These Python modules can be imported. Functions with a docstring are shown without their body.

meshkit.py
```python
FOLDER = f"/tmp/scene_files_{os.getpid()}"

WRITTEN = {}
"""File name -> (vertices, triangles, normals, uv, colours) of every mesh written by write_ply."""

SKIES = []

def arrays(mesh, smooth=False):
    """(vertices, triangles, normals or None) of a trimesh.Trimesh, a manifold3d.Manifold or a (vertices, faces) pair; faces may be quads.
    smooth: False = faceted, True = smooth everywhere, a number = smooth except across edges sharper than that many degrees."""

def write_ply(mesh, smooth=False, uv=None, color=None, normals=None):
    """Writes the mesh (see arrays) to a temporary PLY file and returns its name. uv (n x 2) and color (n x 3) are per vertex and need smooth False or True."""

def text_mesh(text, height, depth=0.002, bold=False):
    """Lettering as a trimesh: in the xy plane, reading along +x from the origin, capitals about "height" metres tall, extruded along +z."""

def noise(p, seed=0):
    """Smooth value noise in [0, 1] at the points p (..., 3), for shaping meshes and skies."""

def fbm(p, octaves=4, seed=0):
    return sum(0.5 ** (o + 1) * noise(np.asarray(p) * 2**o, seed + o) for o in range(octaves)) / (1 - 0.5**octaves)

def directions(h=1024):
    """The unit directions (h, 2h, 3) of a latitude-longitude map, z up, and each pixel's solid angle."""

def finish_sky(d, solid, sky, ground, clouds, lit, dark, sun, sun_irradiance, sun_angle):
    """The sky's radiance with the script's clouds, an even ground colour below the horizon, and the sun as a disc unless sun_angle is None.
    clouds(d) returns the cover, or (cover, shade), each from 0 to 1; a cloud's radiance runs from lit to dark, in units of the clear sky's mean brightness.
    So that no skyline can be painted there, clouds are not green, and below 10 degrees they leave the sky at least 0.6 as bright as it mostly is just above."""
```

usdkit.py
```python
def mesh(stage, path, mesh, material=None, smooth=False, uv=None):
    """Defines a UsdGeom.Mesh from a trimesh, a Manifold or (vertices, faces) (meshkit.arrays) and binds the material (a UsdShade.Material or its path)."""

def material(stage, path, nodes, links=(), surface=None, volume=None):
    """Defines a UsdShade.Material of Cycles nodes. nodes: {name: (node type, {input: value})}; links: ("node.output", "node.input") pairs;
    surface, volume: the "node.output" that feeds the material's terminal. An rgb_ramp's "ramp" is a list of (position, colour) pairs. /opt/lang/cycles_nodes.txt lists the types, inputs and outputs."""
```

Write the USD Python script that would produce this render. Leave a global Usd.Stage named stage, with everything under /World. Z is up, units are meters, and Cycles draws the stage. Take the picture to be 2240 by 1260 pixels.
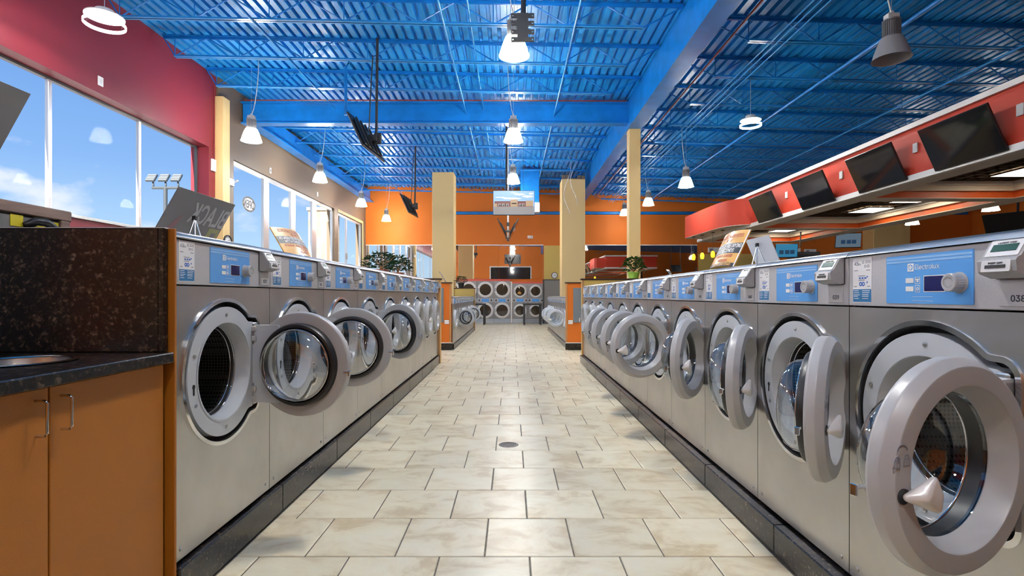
import math, random
import numpy as np, trimesh, usdkit, meshkit
import manifold3d as m3
from shapely.geometry import Polygon, Point, box as sbox
from shapely.ops import unary_union
from pxr import Usd, UsdGeom, UsdShade, UsdLux, Sdf, Gf, Vt

stage = Usd.Stage.CreateInMemory()
UsdGeom.SetStageUpAxis(stage, 'Z')
UsdGeom.SetStageMetersPerUnit(stage, 1.0)
UsdGeom.Xform.Define(stage, '/World')
UsdGeom.Scope.Define(stage, '/World/Looks')

# ------------------------------------------------------------------ camera, sky, sun, exposure
F, VPX, VPY, EYE = 1157.0, 1120.0, 646.0, 1.32      # focal length in pixels of a 2240 wide frame, vanishing point, eye height
EXPOSURE = 0.15
SKY = 0.66
CLOUDS = (5.86, 7.10, 0.84)
LAMP = 110.0
cam = UsdGeom.Camera.Define(stage, '/World/camera')
cam.CreateHorizontalApertureAttr(36.0)
cam.CreateVerticalApertureAttr(20.25)
cam.CreateFocalLengthAttr(36.0 * F / 2240)
cam.CreateVerticalApertureOffsetAttr(36.0 * (VPY - 630) / 2240)
cam.CreateClippingRangeAttr((0.05, 500))
cam.CreateExposureAttr(EXPOSURE)
cam.AddTranslateOp().Set((0, 0, EYE))
cam.AddRotateXOp().Set(90)

dome = UsdLux.DomeLight.Define(stage, '/World/sky')
dome.CreateIntensityAttr(1.0)
dome.CreateExposureAttr(0.0)
skym = usdkit.material(stage, '/World/Looks/sky', {
    'tc': ('texture_coordinate', {}),
    'sep': ('separate_xyz', {}),
    'grad': ('rgb_ramp', {'ramp': [(0.0, (.30, .30, .31)), (.49, (.42, .44, .46)), (.505, (.62, .80, 1.0)), (.54, (.48, .72, .98)), (.60, (.27, .50, .92)), (.68, (.16, .36, .80)), (1.0, (.07, .20, .58))]}),
    'mr': ('map_range', {'from_min': -1.0, 'from_max': 1.0, 'to_min': 0.0, 'to_max': 1.0}),
    'map': ('mapping', {'scale': (1.0, 1.0, 2.0), 'location': CLOUDS}),
    'n': ('noise_texture', {'scale': 5.5, 'detail': 7.0, 'roughness': .5}),
    'cr': ('rgb_ramp', {'ramp': [(0.0, (0, 0, 0)), (.54, (0, 0, 0)), (.62, (.6, .6, .6)), (.72, (1, 1, 1)), (1, (1, 1, 1))]}),
    'mix': ('mix', {'color2': (1.0, 1.0, 1.04)}),
    'bg': ('background_shader', {'strength': 1.45 * SKY}),
}, [('tc.generated', 'sep.vector'), ('sep.z', 'mr.value'), ('mr.result', 'grad.fac'), ('tc.generated', 'map.vector'), ('map.vector', 'n.vector'),
    ('n.fac', 'cr.fac'), ('cr.color', 'mix.fac'), ('grad.color', 'mix.color1'), ('mix.color', 'bg.color')], surface='bg.background')
UsdShade.MaterialBindingAPI.Apply(dome.GetPrim()).Bind(skym)
sun = UsdLux.DistantLight.Define(stage, '/World/sun')
sun.CreateIntensityAttr(4.0)
sun.CreateAngleAttr(0.53)
sun.CreateNormalizeAttr(True)
sun.CreateColorAttr((1.0, .95, .86))
sun.AddRotateZOp().Set(-5)                           # from behind the camera, almost along the window wall: it only grazes the jambs
sun.AddRotateXOp().Set(50)

# ------------------------------------------------------------------ helpers
used = {}


def fresh(parent, name):
    k = (parent, name)
    n = used.get(k, 0)
    used[k] = n + 1
    return f'{parent}/{name}' if n == 0 else f'{parent}/{name}_{n:03d}'


def custom(p, label=None, cat=None, group=None, kind=None):
    for k, v in (('label', label), ('category', cat), ('group', group), ('kind', kind)):
        if v:
            p.SetCustomDataByKey(k, v)


def place(x, loc, rotz=0):
    x.AddTranslateOp().Set(Gf.Vec3d(*map(float, loc)))
    if rotz:
        x.AddRotateZOp().Set(float(rotz))


def thing(name, label, cat, loc=(0, 0, 0), rotz=0, group=None, kind=None):
    path = fresh('/World', name)
    x = UsdGeom.Xform.Define(stage, path)
    place(x, loc, rotz)
    custom(x.GetPrim(), label, cat, group, kind)
    return path


def A(mesh, smooth=30):
    """arrays of a mesh, computed once and used by every copy"""
    v, f, n = meshkit.arrays(mesh, smooth)
    return (v.astype(np.float32), f.astype(np.int32), None if n is None else n.astype(np.float32))


def part(name, arr, mat, parent='/World', label=None, kind=None, loc=None, rotz=0, cat=None, group=None):
    if not isinstance(arr, tuple) or len(arr) != 3:
        arr = A(arr)
    v, f, n = arr
    path = fresh(parent, name)
    m = UsdGeom.Mesh.Define(stage, path)
    m.CreatePointsAttr(Vt.Vec3fArray.FromNumpy(v))
    m.CreateFaceVertexCountsAttr(Vt.IntArray.FromNumpy(np.full(len(f), 3, np.int32)))
    m.CreateFaceVertexIndicesAttr(Vt.IntArray.FromNumpy(np.ascontiguousarray(f.ravel())))
    m.CreateSubdivisionSchemeAttr('none')
    if n is not None:
        m.CreateNormalsAttr(Vt.Vec3fArray.FromNumpy(n))
        m.SetNormalsInterpolation('vertex')
    if loc is not None or rotz:
        place(m, loc or (0, 0, 0), rotz)
    UsdShade.MaterialBindingAPI.Apply(m.GetPrim()).Bind(M[mat])
    custom(m.GetPrim(), label, cat, group, kind)
    return path


def struct(name, arr, mat, parent='/World'):
    return part(name, arr, mat, parent, kind='structure' if parent == '/World' else None)


def copy_of(src, label, cat, loc, rotz=0, group=None):
    name = src.rsplit('/', 1)[1]
    if name[-4:-3] == '_' and name[-3:].isdigit():
        name = name[:-4]
    path = fresh('/World', name)
    x = UsdGeom.Xform.Define(stage, path)
    p = x.GetPrim()
    p.GetReferences().AddInternalReference(src)
    x.ClearXformOpOrder()
    for a in list(p.GetAttributes()):
        pass
    t = x.AddTranslateOp(opSuffix='c')
    t.Set(Gf.Vec3d(*map(float, loc)))
    r = x.AddRotateZOp(opSuffix='c')
    r.Set(float(rotz))
    custom(p, label, cat, group)
    p.SetInstanceable(True)
    return path


cat_ = trimesh.util.concatenate


def box(x0, x1, y0, y1, z0, z1, b=0.0):
    lo, hi = np.minimum((x0, y0, z0), (x1, y1, z1)), np.maximum((x0, y0, z0), (x1, y1, z1))
    if b <= 0:
        m = trimesh.creation.box(hi - lo)
        m.apply_translation((lo + hi) / 2)
        return m
    b = min(b, *(0.49 * (hi - lo)))
    pts = []
    for sx in (0, 1):
        for sy in (0, 1):
            for sz in (0, 1):
                c = np.where((sx, sy, sz), hi, lo)
                s = np.where((sx, sy, sz), -1, 1) * b
                for k in range(3):
                    o = s.copy()
                    o[k] = 0
                    pts.append(c + o)
    return trimesh.convex.convex_hull(np.array(pts))


def moved(m, t=(0, 0, 0), rz=0, rx=0, ry=0):
    m = m.copy()
    for ang, ax in ((rx, (1, 0, 0)), (ry, (0, 1, 0)), (rz, (0, 0, 1))):
        if ang:
            m.apply_transform(trimesh.transformations.rotation_matrix(math.radians(ang), ax))
    m.apply_translation(t)
    return m


FR = np.array([[1, 0, 0, 0], [0, 0, -1, 0], [0, 1, 0, 0], [0, 0, 0, 1.0]])   # (x, y, h) drawn flat -> (x, -h, y): upright, facing -y


def front(m, y=0.0, x=0.0, z=0.0):
    m = m.copy()
    m.apply_transform(FR)
    m.apply_translation((x, y, z))
    return m


def extr(poly, h):
    if hasattr(poly, 'geoms'):
        return cat_([trimesh.creation.extrude_polygon(g, h) for g in poly.geoms])
    return trimesh.creation.extrude_polygon(poly, h)


def lathe(profile, n=32, closed=False):
    p = np.array(list(profile) + ([profile[0]] if closed else []), float)
    return trimesh.creation.revolve(p, sections=n)


def circle(r, n=48, x=0, y=0):
    a = np.linspace(0, 2 * math.pi, n, endpoint=False)
    return Polygon(np.stack([x + r * np.cos(a), y + r * np.sin(a)], 1))


def tube(points, r, sides=6, caps=True):
    p = np.asarray(points, float)
    t = np.gradient(p, axis=0)
    t /= np.linalg.norm(t, axis=1, keepdims=True) + 1e-12
    a = np.cross(t, np.where(np.abs(t[:, 2:]) < .9, [0, 0, 1.0], [1.0, 0, 0]))
    a /= np.linalg.norm(a, axis=1, keepdims=True) + 1e-12
    b = np.cross(t, a)
    ang = np.arange(sides) * 2 * math.pi / sides
    r = np.broadcast_to(r, (len(p),))
    v = p[:, None] + r[:, None, None] * (np.cos(ang)[None, :, None] * a[:, None] + np.sin(ang)[None, :, None] * b[:, None])
    i, j = np.meshgrid(np.arange(len(p) - 1), np.arange(sides), indexing='ij')
    q = np.stack([i * sides + j, i * sides + (j + 1) % sides, (i + 1) * sides + (j + 1) % sides, (i + 1) * sides + j], -1).reshape(-1, 4)
    f = np.vstack([q[:, [0, 2, 1]], q[:, [0, 3, 2]]])
    if caps:
        n = len(p)
        c0 = np.array([[0, k, k + 1] for k in range(1, sides - 1)])
        c1 = np.array([[(n - 1) * sides, (n - 1) * sides + k + 1, (n - 1) * sides + k] for k in range(1, sides - 1)])
        f = np.vstack([f, c0, c1])
    m = trimesh.Trimesh(v.reshape(-1, 3), f, process=False)
    return m


def blob(spheres, n=10):
    """hull chain of spheres (x, y, z, r)"""
    pts = []
    s = trimesh.creation.icosphere(2)
    for x, y, z, r in spheres:
        pts.append(s.vertices * r + (x, y, z))
    return trimesh.convex.convex_hull(np.vstack(pts))


def to_man(t):
    t = t.copy()
    t.merge_vertices()
    return m3.Manifold(m3.Mesh(np.asarray(t.vertices, np.float32), np.asarray(t.faces, np.uint32)))


def man(m):
    q = m.to_mesh()
    return trimesh.Trimesh(q.vert_properties[:, :3], q.tri_verts, process=False)


_tx = {}


def text(s, h, depth=.0006, bold=True):
    k = (s, bold)
    if k not in _tx:
        _tx[k] = meshkit.text_mesh(s, 1.0, 1.0, bold)
    m = _tx[k].copy()
    m.apply_scale([h, h, depth])
    return m


def ctext(s, h, depth=.0006, bold=True, width=None):
    m = text(s, h, depth, bold)
    w = m.bounds[1][0] - m.bounds[0][0]
    if width:
        m.apply_scale([width / w, 1, 1])
        w = width
    m.apply_translation((-m.bounds[0][0] - w / 2, 0, 0))
    return m


# ------------------------------------------------------------------ materials
M = {}


def pm(name, col, rough=.5, metal=0.0, vary=None, bump=None, emit=None, **kw):
    nodes = {'p': ('principled_bsdf', {'base_color': col, 'roughness': rough, 'metallic': metal, **kw})}
    links = []
    if emit:
        nodes['p'][1].update({'emission_color': emit[0], 'emission_strength': emit[1]})
    if vary or bump:
        nodes['g'] = ('geometry', {})
    if vary:
        sc, amt = vary[0], vary[1]
        stretch = vary[2] if len(vary) > 2 else (1, 1, 1)
        c0, c1 = [c * (1 - amt) for c in col], [min(1, c * (1 + amt)) for c in col]
        nodes['m'] = ('mapping', {'scale': stretch})
        nodes['n'] = ('noise_texture', {'scale': sc, 'detail': 4.0})
        nodes['r'] = ('rgb_ramp', {'ramp': [(0, c0), (.35, c0), (.65, c1), (1, c1)]})
        links += [('g.position', 'm.vector'), ('m.vector', 'n.vector'), ('n.fac', 'r.fac'), ('r.color', 'p.base_color')]
    if bump:
        sc, st, di = bump[:3]
        stretch = bump[3] if len(bump) > 3 else (1, 1, 1)
        nodes['bm'] = ('mapping', {'scale': stretch})
        nodes['bn'] = ('noise_texture', {'scale': sc, 'detail': 3.0})
        nodes['b'] = ('bump', {'strength': st, 'distance': di})
        links += [('g.position', 'bm.vector'), ('bm.vector', 'bn.vector'), ('bn.fac', 'b.height'), ('b.normal', 'p.normal')]
    M[name] = usdkit.material(stage, '/World/Looks/' + name, nodes, links, surface='p.BSDF')


pm('red_paint', (.215, .018, .03), .45, bump=(120, .08, .004))
pm('orange_paint', (.66, .17, .022), .6, specular_ior_level=.25, bump=(120, .08, .004))
pm('tan_paint', (.74, .54, .24), .5, bump=(120, .08, .004))
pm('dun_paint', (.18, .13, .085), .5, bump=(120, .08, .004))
pm('yellow_paint', (.60, .42, .10), .5, bump=(120, .08, .004))
pm('canopy_red', (.60, .055, .026), .5, specular_ior_level=.3)
pm('canopy_orange', (.78, .13, .025), .4)
pm('cream_paint', (.80, .70, .58), .45)
pm('white_paint', (.82, .81, .77), .4)
pm('coral_paint', (.75, .12, .09), .4)
pm('blue_paint', (.005, .19, .60), .30, vary=(3, .12))
pm('blue_deck', (.010, .27, .70), .34, vary=(2, .12), specular_ior_level=.6)
pm('blue_light', (.02, .26, .66), .25)
pm('grout', (.13, .115, .095), .8, vary=(30, .2))
pm('steel', (.50, .485, .465), .33, 1.0, vary=(3, .07, (1, 1, 1)), bump=(2.6, .42, .03))
pm('steel_top', (.44, .44, .44), .32, 1.0)
pm('chrome', (.75, .75, .76), .1, 1.0)
pm('screw_metal', (.5, .5, .5), .3, 1.0)
pm('panel_grey', (.46, .46, .48), .35, vary=(250, .05))
pm('plastic_grey', (.42, .42, .425), .32)
pm('frame_grey', (.50, .53, .57), .33)
pm('reader_grey', (.33, .33, .335), .45, vary=(300, .08))
pm('reader_white', (.70, .70, .70), .35)
pm('handle_white', (.72, .69, .66), .3, coat_weight=.3)
pm('rubber', (.012, .012, .013), .4)
pm('black', (.008, .008, .008), .5)
pm('dark_metal', (.03, .03, .032), .45)
pm('panel_blue', (.10, .36, .80), .3)
pm('panel_blue_light', (.26, .52, .86), .3)
pm('label_white', (.80, .80, .80), .4)
pm('label_blue', (.012, .16, .38), .4)
pm('print_grey', (.25, .26, .30), .5)
pm('print_blue', (.05, .16, .52), .5)
pm('print_black', (.015, .015, .02), .5)
pm('lcd_green', (.03, .085, .05), .2)
pm('lcd_blue', (.012, .012, .09), .12)
pm('wood_edge', (.48, .24, .09), .45, vary=(12, .18, (1, 1, .1)))
pm('wood_dark', (.05, .024, .014), .4, vary=(20, .2, (.1, 1, 1)))
pm('cabinet_orange', (.36, .120, .007), .5, vary=(200, .05), bump=(300, .05, .001))
pm('cabinet_side', (.14, .06, .015), .5)
pm('pad_grey', (.16, .19, .22), .7, vary=(150, .15))
pm('board_grey', (.22, .215, .21), .5)
pm('board_grey_pale', (.50, .50, .49), .5)
pm('board_pink', (.33, .17, .17), .5)
pm('board_yellow', (.38, .38, .16), .5)
pm('board_white', (.72, .75, .78), .35)
pm('sign_gold', (.80, .44, .10), .28, coat_weight=.4)
pm('sign_red', (.55, .14, .05), .4)
pm('sign_black', (.02, .025, .03), .35)
pm('sign_white', (.85, .85, .86), .4)
pm('screen_dark', (.012, .013, .016), .06)
pm('screen_bezel', (.01, .01, .011), .3)
pm('terracotta', (.42, .14, .07), .6)
pm('green_pot', (.36, .62, .08), .35)
pm('soil', (.03, .02, .012), .9)
pm('asphalt', (.42, .415, .40), .9, vary=(3, .15))
pm('concrete', (.4, .39, .37), .8)
pm('pole_grey', (.065, .075, .085), .4)
pm('aluminium', (.62, .63, .65), .35, .6)
pm('aluminium_dark', (.10, .11, .12), .4, .5)
pm('lamp_housing', (.24, .245, .255), .4, .3)
pm('lamp_white', (.70, .70, .68), .4)
pm('shade_off', (.34, .35, .37), .35)
pm('drain_metal', (.10, .095, .085), .4, .9)
pm('pipe_red', (.25, .03, .03), .4)
pm('grid_brown', (.075, .05, .032), .5)
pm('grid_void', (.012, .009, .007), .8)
pm('old_metal', (.17, .17, .165), .5, .3, vary=(8, .25))
pm('old_wood', (.20, .13, .10), .6, vary=(25, .3, (1, .1, 1)))
pm('yellow_label', (.62, .52, .02), .5)
pm('mirror', (.86, .87, .86), .015, 1.0)
pm('dryer_grey', (.30, .30, .30), .38, .6)
pm('dryer_glass', (.045, .035, .025), .06)
pm('cloth_gold', (.5, .25, .05), .8)
pm('fabric_grey', (.20, .19, .18), .8, vary=(180, .15))
pm('shade_lit', (.9, .9, .9), .4, emit=((1.0, .96, .90), LAMP))
pm('disc_lit', (.9, .9, .9), .4, emit=((1.0, .96, .89), LAMP * 3.4))
pm('shade_dim', (.9, .9, .9), .4, emit=((1.0, .96, .90), LAMP * .4))
pm('disc_dim', (.9, .9, .9), .4, emit=((1.0, .96, .89), LAMP * 1.6))
pm('ufo_glass', (.9, .9, .9), .3, emit=((1.0, .97, .92), LAMP * 2.6))
pm('panel_lit', (.9, .9, .9), .4, emit=((1.0, .86, .66), 11.0))
pm('pendant_lit', (.9, .6, .05), .3, emit=((1.0, .55, .02), 1.6))
pm('tv_sky', (.05, .1, .2), .2, emit=((.36, .60, 1.0), .8))
pm('tv_cloud', (.2, .2, .2), .2, emit=((.85, .92, 1.0), .9))
pm('tv_lot', (.1, .1, .1), .2, emit=((.30, .29, .29), .8))
pm('tv_tan', (.1, .1, .1), .2, emit=((.62, .40, .20), .7))
pm('tv_brown', (.1, .05, .05), .2, emit=((.20, .07, .06), .7))
pm('tv_pale', (.1, .1, .1), .2, emit=((.55, .50, .45), .7))
pm('tv_dark', (.02, .02, .02), .2, emit=((.03, .03, .04), .7))
pm('tv_blue', (.02, .05, .1), .2, emit=((.03, .20, .36), .8))
pm('tv_navy', (.01, .02, .05), .2, emit=((.02, .05, .10), .8))
pm('tv_slate', (.05, .07, .09), .2, emit=((.12, .17, .22), .7))

M['granite'] = usdkit.material(stage, '/World/Looks/granite', {
    'g': ('geometry', {}),
    'v': ('voronoi_texture', {'scale': 90.0, 'randomness': 1.0}),
    'n': ('noise_texture', {'scale': 36.0, 'detail': 7.0, 'roughness': .72, 'distortion': .5}),
    'n2': ('noise_texture', {'scale': 190.0, 'detail': 2.0}),
    'r': ('rgb_ramp', {'ramp': [(0, (.006, .006, .010)), (.49, (.010, .010, .014)), (.55, (.03, .024, .021)), (.60, (.12, .088, .068)), (.70, (.26, .205, .165)), (1, (.36, .31, .27))]}),
    'mx': ('mix', {'mix_type': 'mix', 'fac': .14}),
    'm2': ('mix', {'mix_type': 'multiply', 'fac': .8}),
    'p': ('principled_bsdf', {'roughness': .22}),
}, [('g.position', 'v.vector'), ('g.position', 'n.vector'), ('g.position', 'n2.vector'), ('n.color', 'mx.color1'), ('v.color', 'mx.color2'), ('mx.color', 'r.fac'),
    ('r.color', 'm2.color1'), ('n2.color', 'm2.color2'), ('m2.color', 'p.base_color')], surface='p.BSDF')

for nm, tint in (('tile_a', 1.0), ('tile_b', .93), ('tile_c', 1.05)):
    M[nm] = usdkit.material(stage, '/World/Looks/' + nm, {
        'g': ('geometry', {}), 'oi': ('object_info', {}),
        'mul': ('math', {'math_type': 'multiply', 'value2': 37.0}),
        'mp': ('mapping', {'scale': (1.0, 1.6, 1.0)}),
        'n': ('noise_texture', {'dimensions': '4D', 'scale': 3.2, 'detail': 8.0, 'roughness': .62, 'distortion': .8}),
        'r': ('rgb_ramp', {'ramp': [(0, (0.468 * tint, 0.347 * tint, 0.189 * tint)), (.38, (0.624 * tint, 0.510 * tint, 0.324 * tint)), (.50, (0.770 * tint, 0.683 * tint, 0.486 * tint)), (.62, (0.811 * tint, 0.745 * tint, 0.558 * tint)), (1, (0.832 * tint, 0.785 * tint, 0.630 * tint))]}),
        'b': ('bump', {'strength': .12, 'distance': .01}),
        'p': ('principled_bsdf', {'roughness': .33}),
    }, [('g.position', 'mp.vector'), ('mp.vector', 'n.vector'), ('oi.random', 'mul.value1'), ('mul.value', 'n.w'), ('n.fac', 'r.fac'), ('r.color', 'p.base_color'), ('n.fac', 'b.height'), ('b.normal', 'p.normal')], surface='p.BSDF')

M['drum_steel'] = usdkit.material(stage, '/World/Looks/drum_steel', {
    'tc': ('texture_coordinate', {}),
    'v': ('voronoi_texture', {'scale': 62.0, 'randomness': 0.0}),
    'r': ('rgb_ramp', {'ramp': [(0, (.01, .01, .01)), (.34, (.01, .01, .01)), (.40, (.22, .215, .21)), (1, (.22, .215, .21))]}),
    'p': ('principled_bsdf', {'roughness': .35, 'metallic': .85}),
}, [('tc.object', 'v.vector'), ('v.distance', 'r.fac'), ('r.color', 'p.base_color')], surface='p.BSDF')


def pane_mat(name, tint, base, edge, rough=.0):
    M[name] = usdkit.material(stage, '/World/Looks/' + name, {
        't': ('transparent_bsdf', {'color': tint}), 'g': ('glossy_bsdf', {'color': (1, 1, 1), 'roughness': rough}),
        'f': ('layer_weight', {'blend': .5}), 'pw': ('math', {'math_type': 'power', 'value2': 4.0}), 'ml': ('math', {'math_type': 'multiply_add', 'value2': edge, 'value3': base}), 'm': ('mix_closure', {})},
        [('f.facing', 'pw.value1'), ('pw.value', 'ml.value1'), ('ml.value', 'm.fac'), ('t.BSDF', 'm.closure1'), ('g.BSDF', 'm.closure2')], surface='m.closure')


pane_mat('window_glass', (.985, .99, .99), .0008, .012)
pane_mat('bowl_glass', (.80, .83, .85), .10, .8, .02)
M['leaf'] = usdkit.material(stage, '/World/Looks/leaf', {
    'g': ('geometry', {}), 'r': ('rgb_ramp', {'ramp': [(0, (.012, .05, .012)), (.5, (.03, .10, .02)), (1, (.09, .20, .04))]}),
    'd': ('principled_bsdf', {'roughness': .4}), 't': ('translucent_bsdf', {}), 'm': ('mix_closure', {'fac': .3})},
    [('g.random_per_island', 'r.fac'), ('r.color', 'd.base_color'), ('r.color', 't.color'), ('d.BSDF', 'm.closure1'), ('t.BSDF', 'm.closure2')], surface='m.closure')
M['leaf_lime'] = usdkit.material(stage, '/World/Looks/leaf_lime', {
    'g': ('geometry', {}), 'r': ('rgb_ramp', {'ramp': [(0, (.03, .09, .015)), (.5, (.10, .22, .03)), (1, (.28, .42, .08))]}),
    'd': ('principled_bsdf', {'roughness': .4}), 't': ('translucent_bsdf', {}), 'm': ('mix_closure', {'fac': .3})},
    [('g.random_per_island', 'r.fac'), ('r.color', 'd.base_color'), ('r.color', 't.color'), ('d.BSDF', 'm.closure1'), ('t.BSDF', 'm.closure2')], surface='m.closure')
M['brick_wall'] = usdkit.material(stage, '/World/Looks/brick_wall', {
    'g': ('geometry', {}), 'mp': ('mapping', {'rotation': (math.pi / 2, 0, math.pi / 2)}),
    'b': ('brick_texture', {'color1': (.50, .36, .22), 'color2': (.38, .26, .15), 'mortar': (.55, .50, .42), 'scale': 1.0, 'brick_width': .4, 'row_height': .2, 'mortar_size': .012}),
    'p': ('principled_bsdf', {'roughness': .8})},
    [('g.position', 'mp.vector'), ('mp.vector', 'b.vector'), ('b.color', 'p.base_color')], surface='p.BSDF')

S = F / 1180.0                       # depths below were first measured with a focal length of 1180
WX = 7.05                            # left wall
YB = 25.3                            # back wall
YF = -4.0                            # wall behind the camera
XR = 22.0                            # right wall


def deck_l(x):
    return 6.38 - .0208 * x


def joist_l(x):
    return 5.95 - .0208 * x


def joist_r(x):
    return 5.68 - .03 * (x - 4.1)


def deck_r(x):
    return joist_r(x) + .43


# ------------------------------------------------------------------ floor
TP, TX0, TY0 = .4555, -.139, 2.675
fl = thing('floor', None, None, kind='structure')
part('grout_bed', box(-WX, XR, YF, YB, -.08, -.004), 'grout', fl)


def tile_mesh(x0, x1, y0, y1, h=0.0):
    b = .0035
    v = [(x0, y0, -.008), (x1, y0, -.008), (x1, y1, -.008), (x0, y1, -.008), (x0, y0, h - b), (x1, y0, h - b), (x1, y1, h - b), (x0, y1, h - b),
         (x0 + b, y0 + b, h), (x1 - b, y0 + b, h), (x1 - b, y1 - b, h), (x0 + b, y1 - b, h)]
    f = [(0, 1, 5, 4), (1, 2, 6, 5), (2, 3, 7, 6), (3, 0, 4, 7), (4, 5, 9, 8), (5, 6, 10, 9), (6, 7, 11, 10), (7, 4, 8, 11), (8, 9, 10, 11)]
    return np.array(v), np.array(f)


rng = random.Random(5)
far_tiles = []
G = .0035
for k in range(-5, 50):
    y0 = TY0 + k * TP
    off = TX0 + (TP / 2 if k % 2 else 0)
    near = y0 < 9.2
    xa, xb = (-1.398, 1.333)
    if y0 > 9.2:
        xa, xb = (-1.41, 1.35)
    if 10.0 < y0 < 12.6 or y0 > 20:
        xa, xb = -3.6, 3.6
    j = math.floor((xa - off) / TP)
    while off + j * TP < xb:
        x0, x1 = max(xa, off + j * TP) + G, min(xb, off + (j + 1) * TP) - G
        j += 1
        if x1 - x0 < .03:
            continue
        v, f = tile_mesh(x0, x1, y0 + G, y0 + TP - G, rng.uniform(-.0008, .0008))
        if near and y0 > 1.2:
            part('tile', A((v, f), False), rng.choice(['tile_a', 'tile_a', 'tile_b', 'tile_c']), fl)
        else:
            far_tiles.append(trimesh.Trimesh(v, np.vstack([f[:, [0, 1, 2]], f[:, [0, 2, 3]]]), process=False))
part('tile_field', A(cat_(far_tiles), False), 'tile_a', fl, kind='stuff')

# ------------------------------------------------------------------ walls


def wall_along_y(x, t, y0, y1, z0, z1, holes):
    """wall slab at x..x-t with rectangular holes (ya, yb, za, zb)"""
    poly = sbox(y0, z0, y1, z1)
    for h in holes:
        poly = poly.difference(sbox(h[0], h[2], h[1], h[3]))
    m = extr(poly, t)
    T = np.array([[0, 0, -1, x], [1, 0, 0, 0], [0, 1, 0, 0], [0, 0, 0, 1.0]])
    T[:3, :3] = np.array([[0, 0, -1], [1, 0, 0], [0, 1, 0]])
    m.apply_transform(T)
    if np.linalg.det(T[:3, :3]) < 0:
        m.invert()
    return m


YJ = 12.30                            # end of the red wall's window
za, zb = EYE + .184 * WX, EYE + .490 * WX
struct('wall_left', wall_along_y(-WX, .42, YF, 12.6, 0, 6.6, [(-3.2, YJ, za, zb)]), 'red_paint')
wl2 = 7.0
B0, B1 = 13.30, 20.85
C0, C1 = 21.30, 24.7
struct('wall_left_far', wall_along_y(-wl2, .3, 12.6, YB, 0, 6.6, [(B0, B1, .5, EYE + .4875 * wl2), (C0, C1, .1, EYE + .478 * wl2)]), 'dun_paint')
struct('trim_1', box(-wl2 - .1, -6.86, 12.56, 12.86, 0, 6.05, .004), 'tan_paint')
struct('trim_2', cat_([box(-WX - .02, -WX + .03, -3.2, YJ, za - .05, za - .0, .004)]), 'white_paint')


def glazing(name, x, y0, y1, z0, z1, mull, fm, w=.05, thick=.08, fm2=None):
    t = thing(name, None, None, kind='structure')
    part('window_frame', cat_([box(x - thick, x, y0, y1, z0, z0 + w), box(x - thick, x, y0, y1, z1 - w, z1), box(x - thick, x, y0, y0 + w, z0, z1), box(x - thick, x, y1 - w, y1, z0, z1)]), fm2 or fm, t)
    edges = [y0 + w]
    for a, b in mull:
        edges += [a, b]
        part('mullion', box(x - thick, x, a, b, z0 + w, z1 - w, .004), fm, t)
    edges.append(y1 - w)
    for a, b in zip(edges[::2], edges[1::2]):
        part('pane', box(x - thick / 2 - .004, x - thick / 2 + .004, a, b, z0 + w, z1 - w), 'window_glass', t)
    return t


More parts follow.
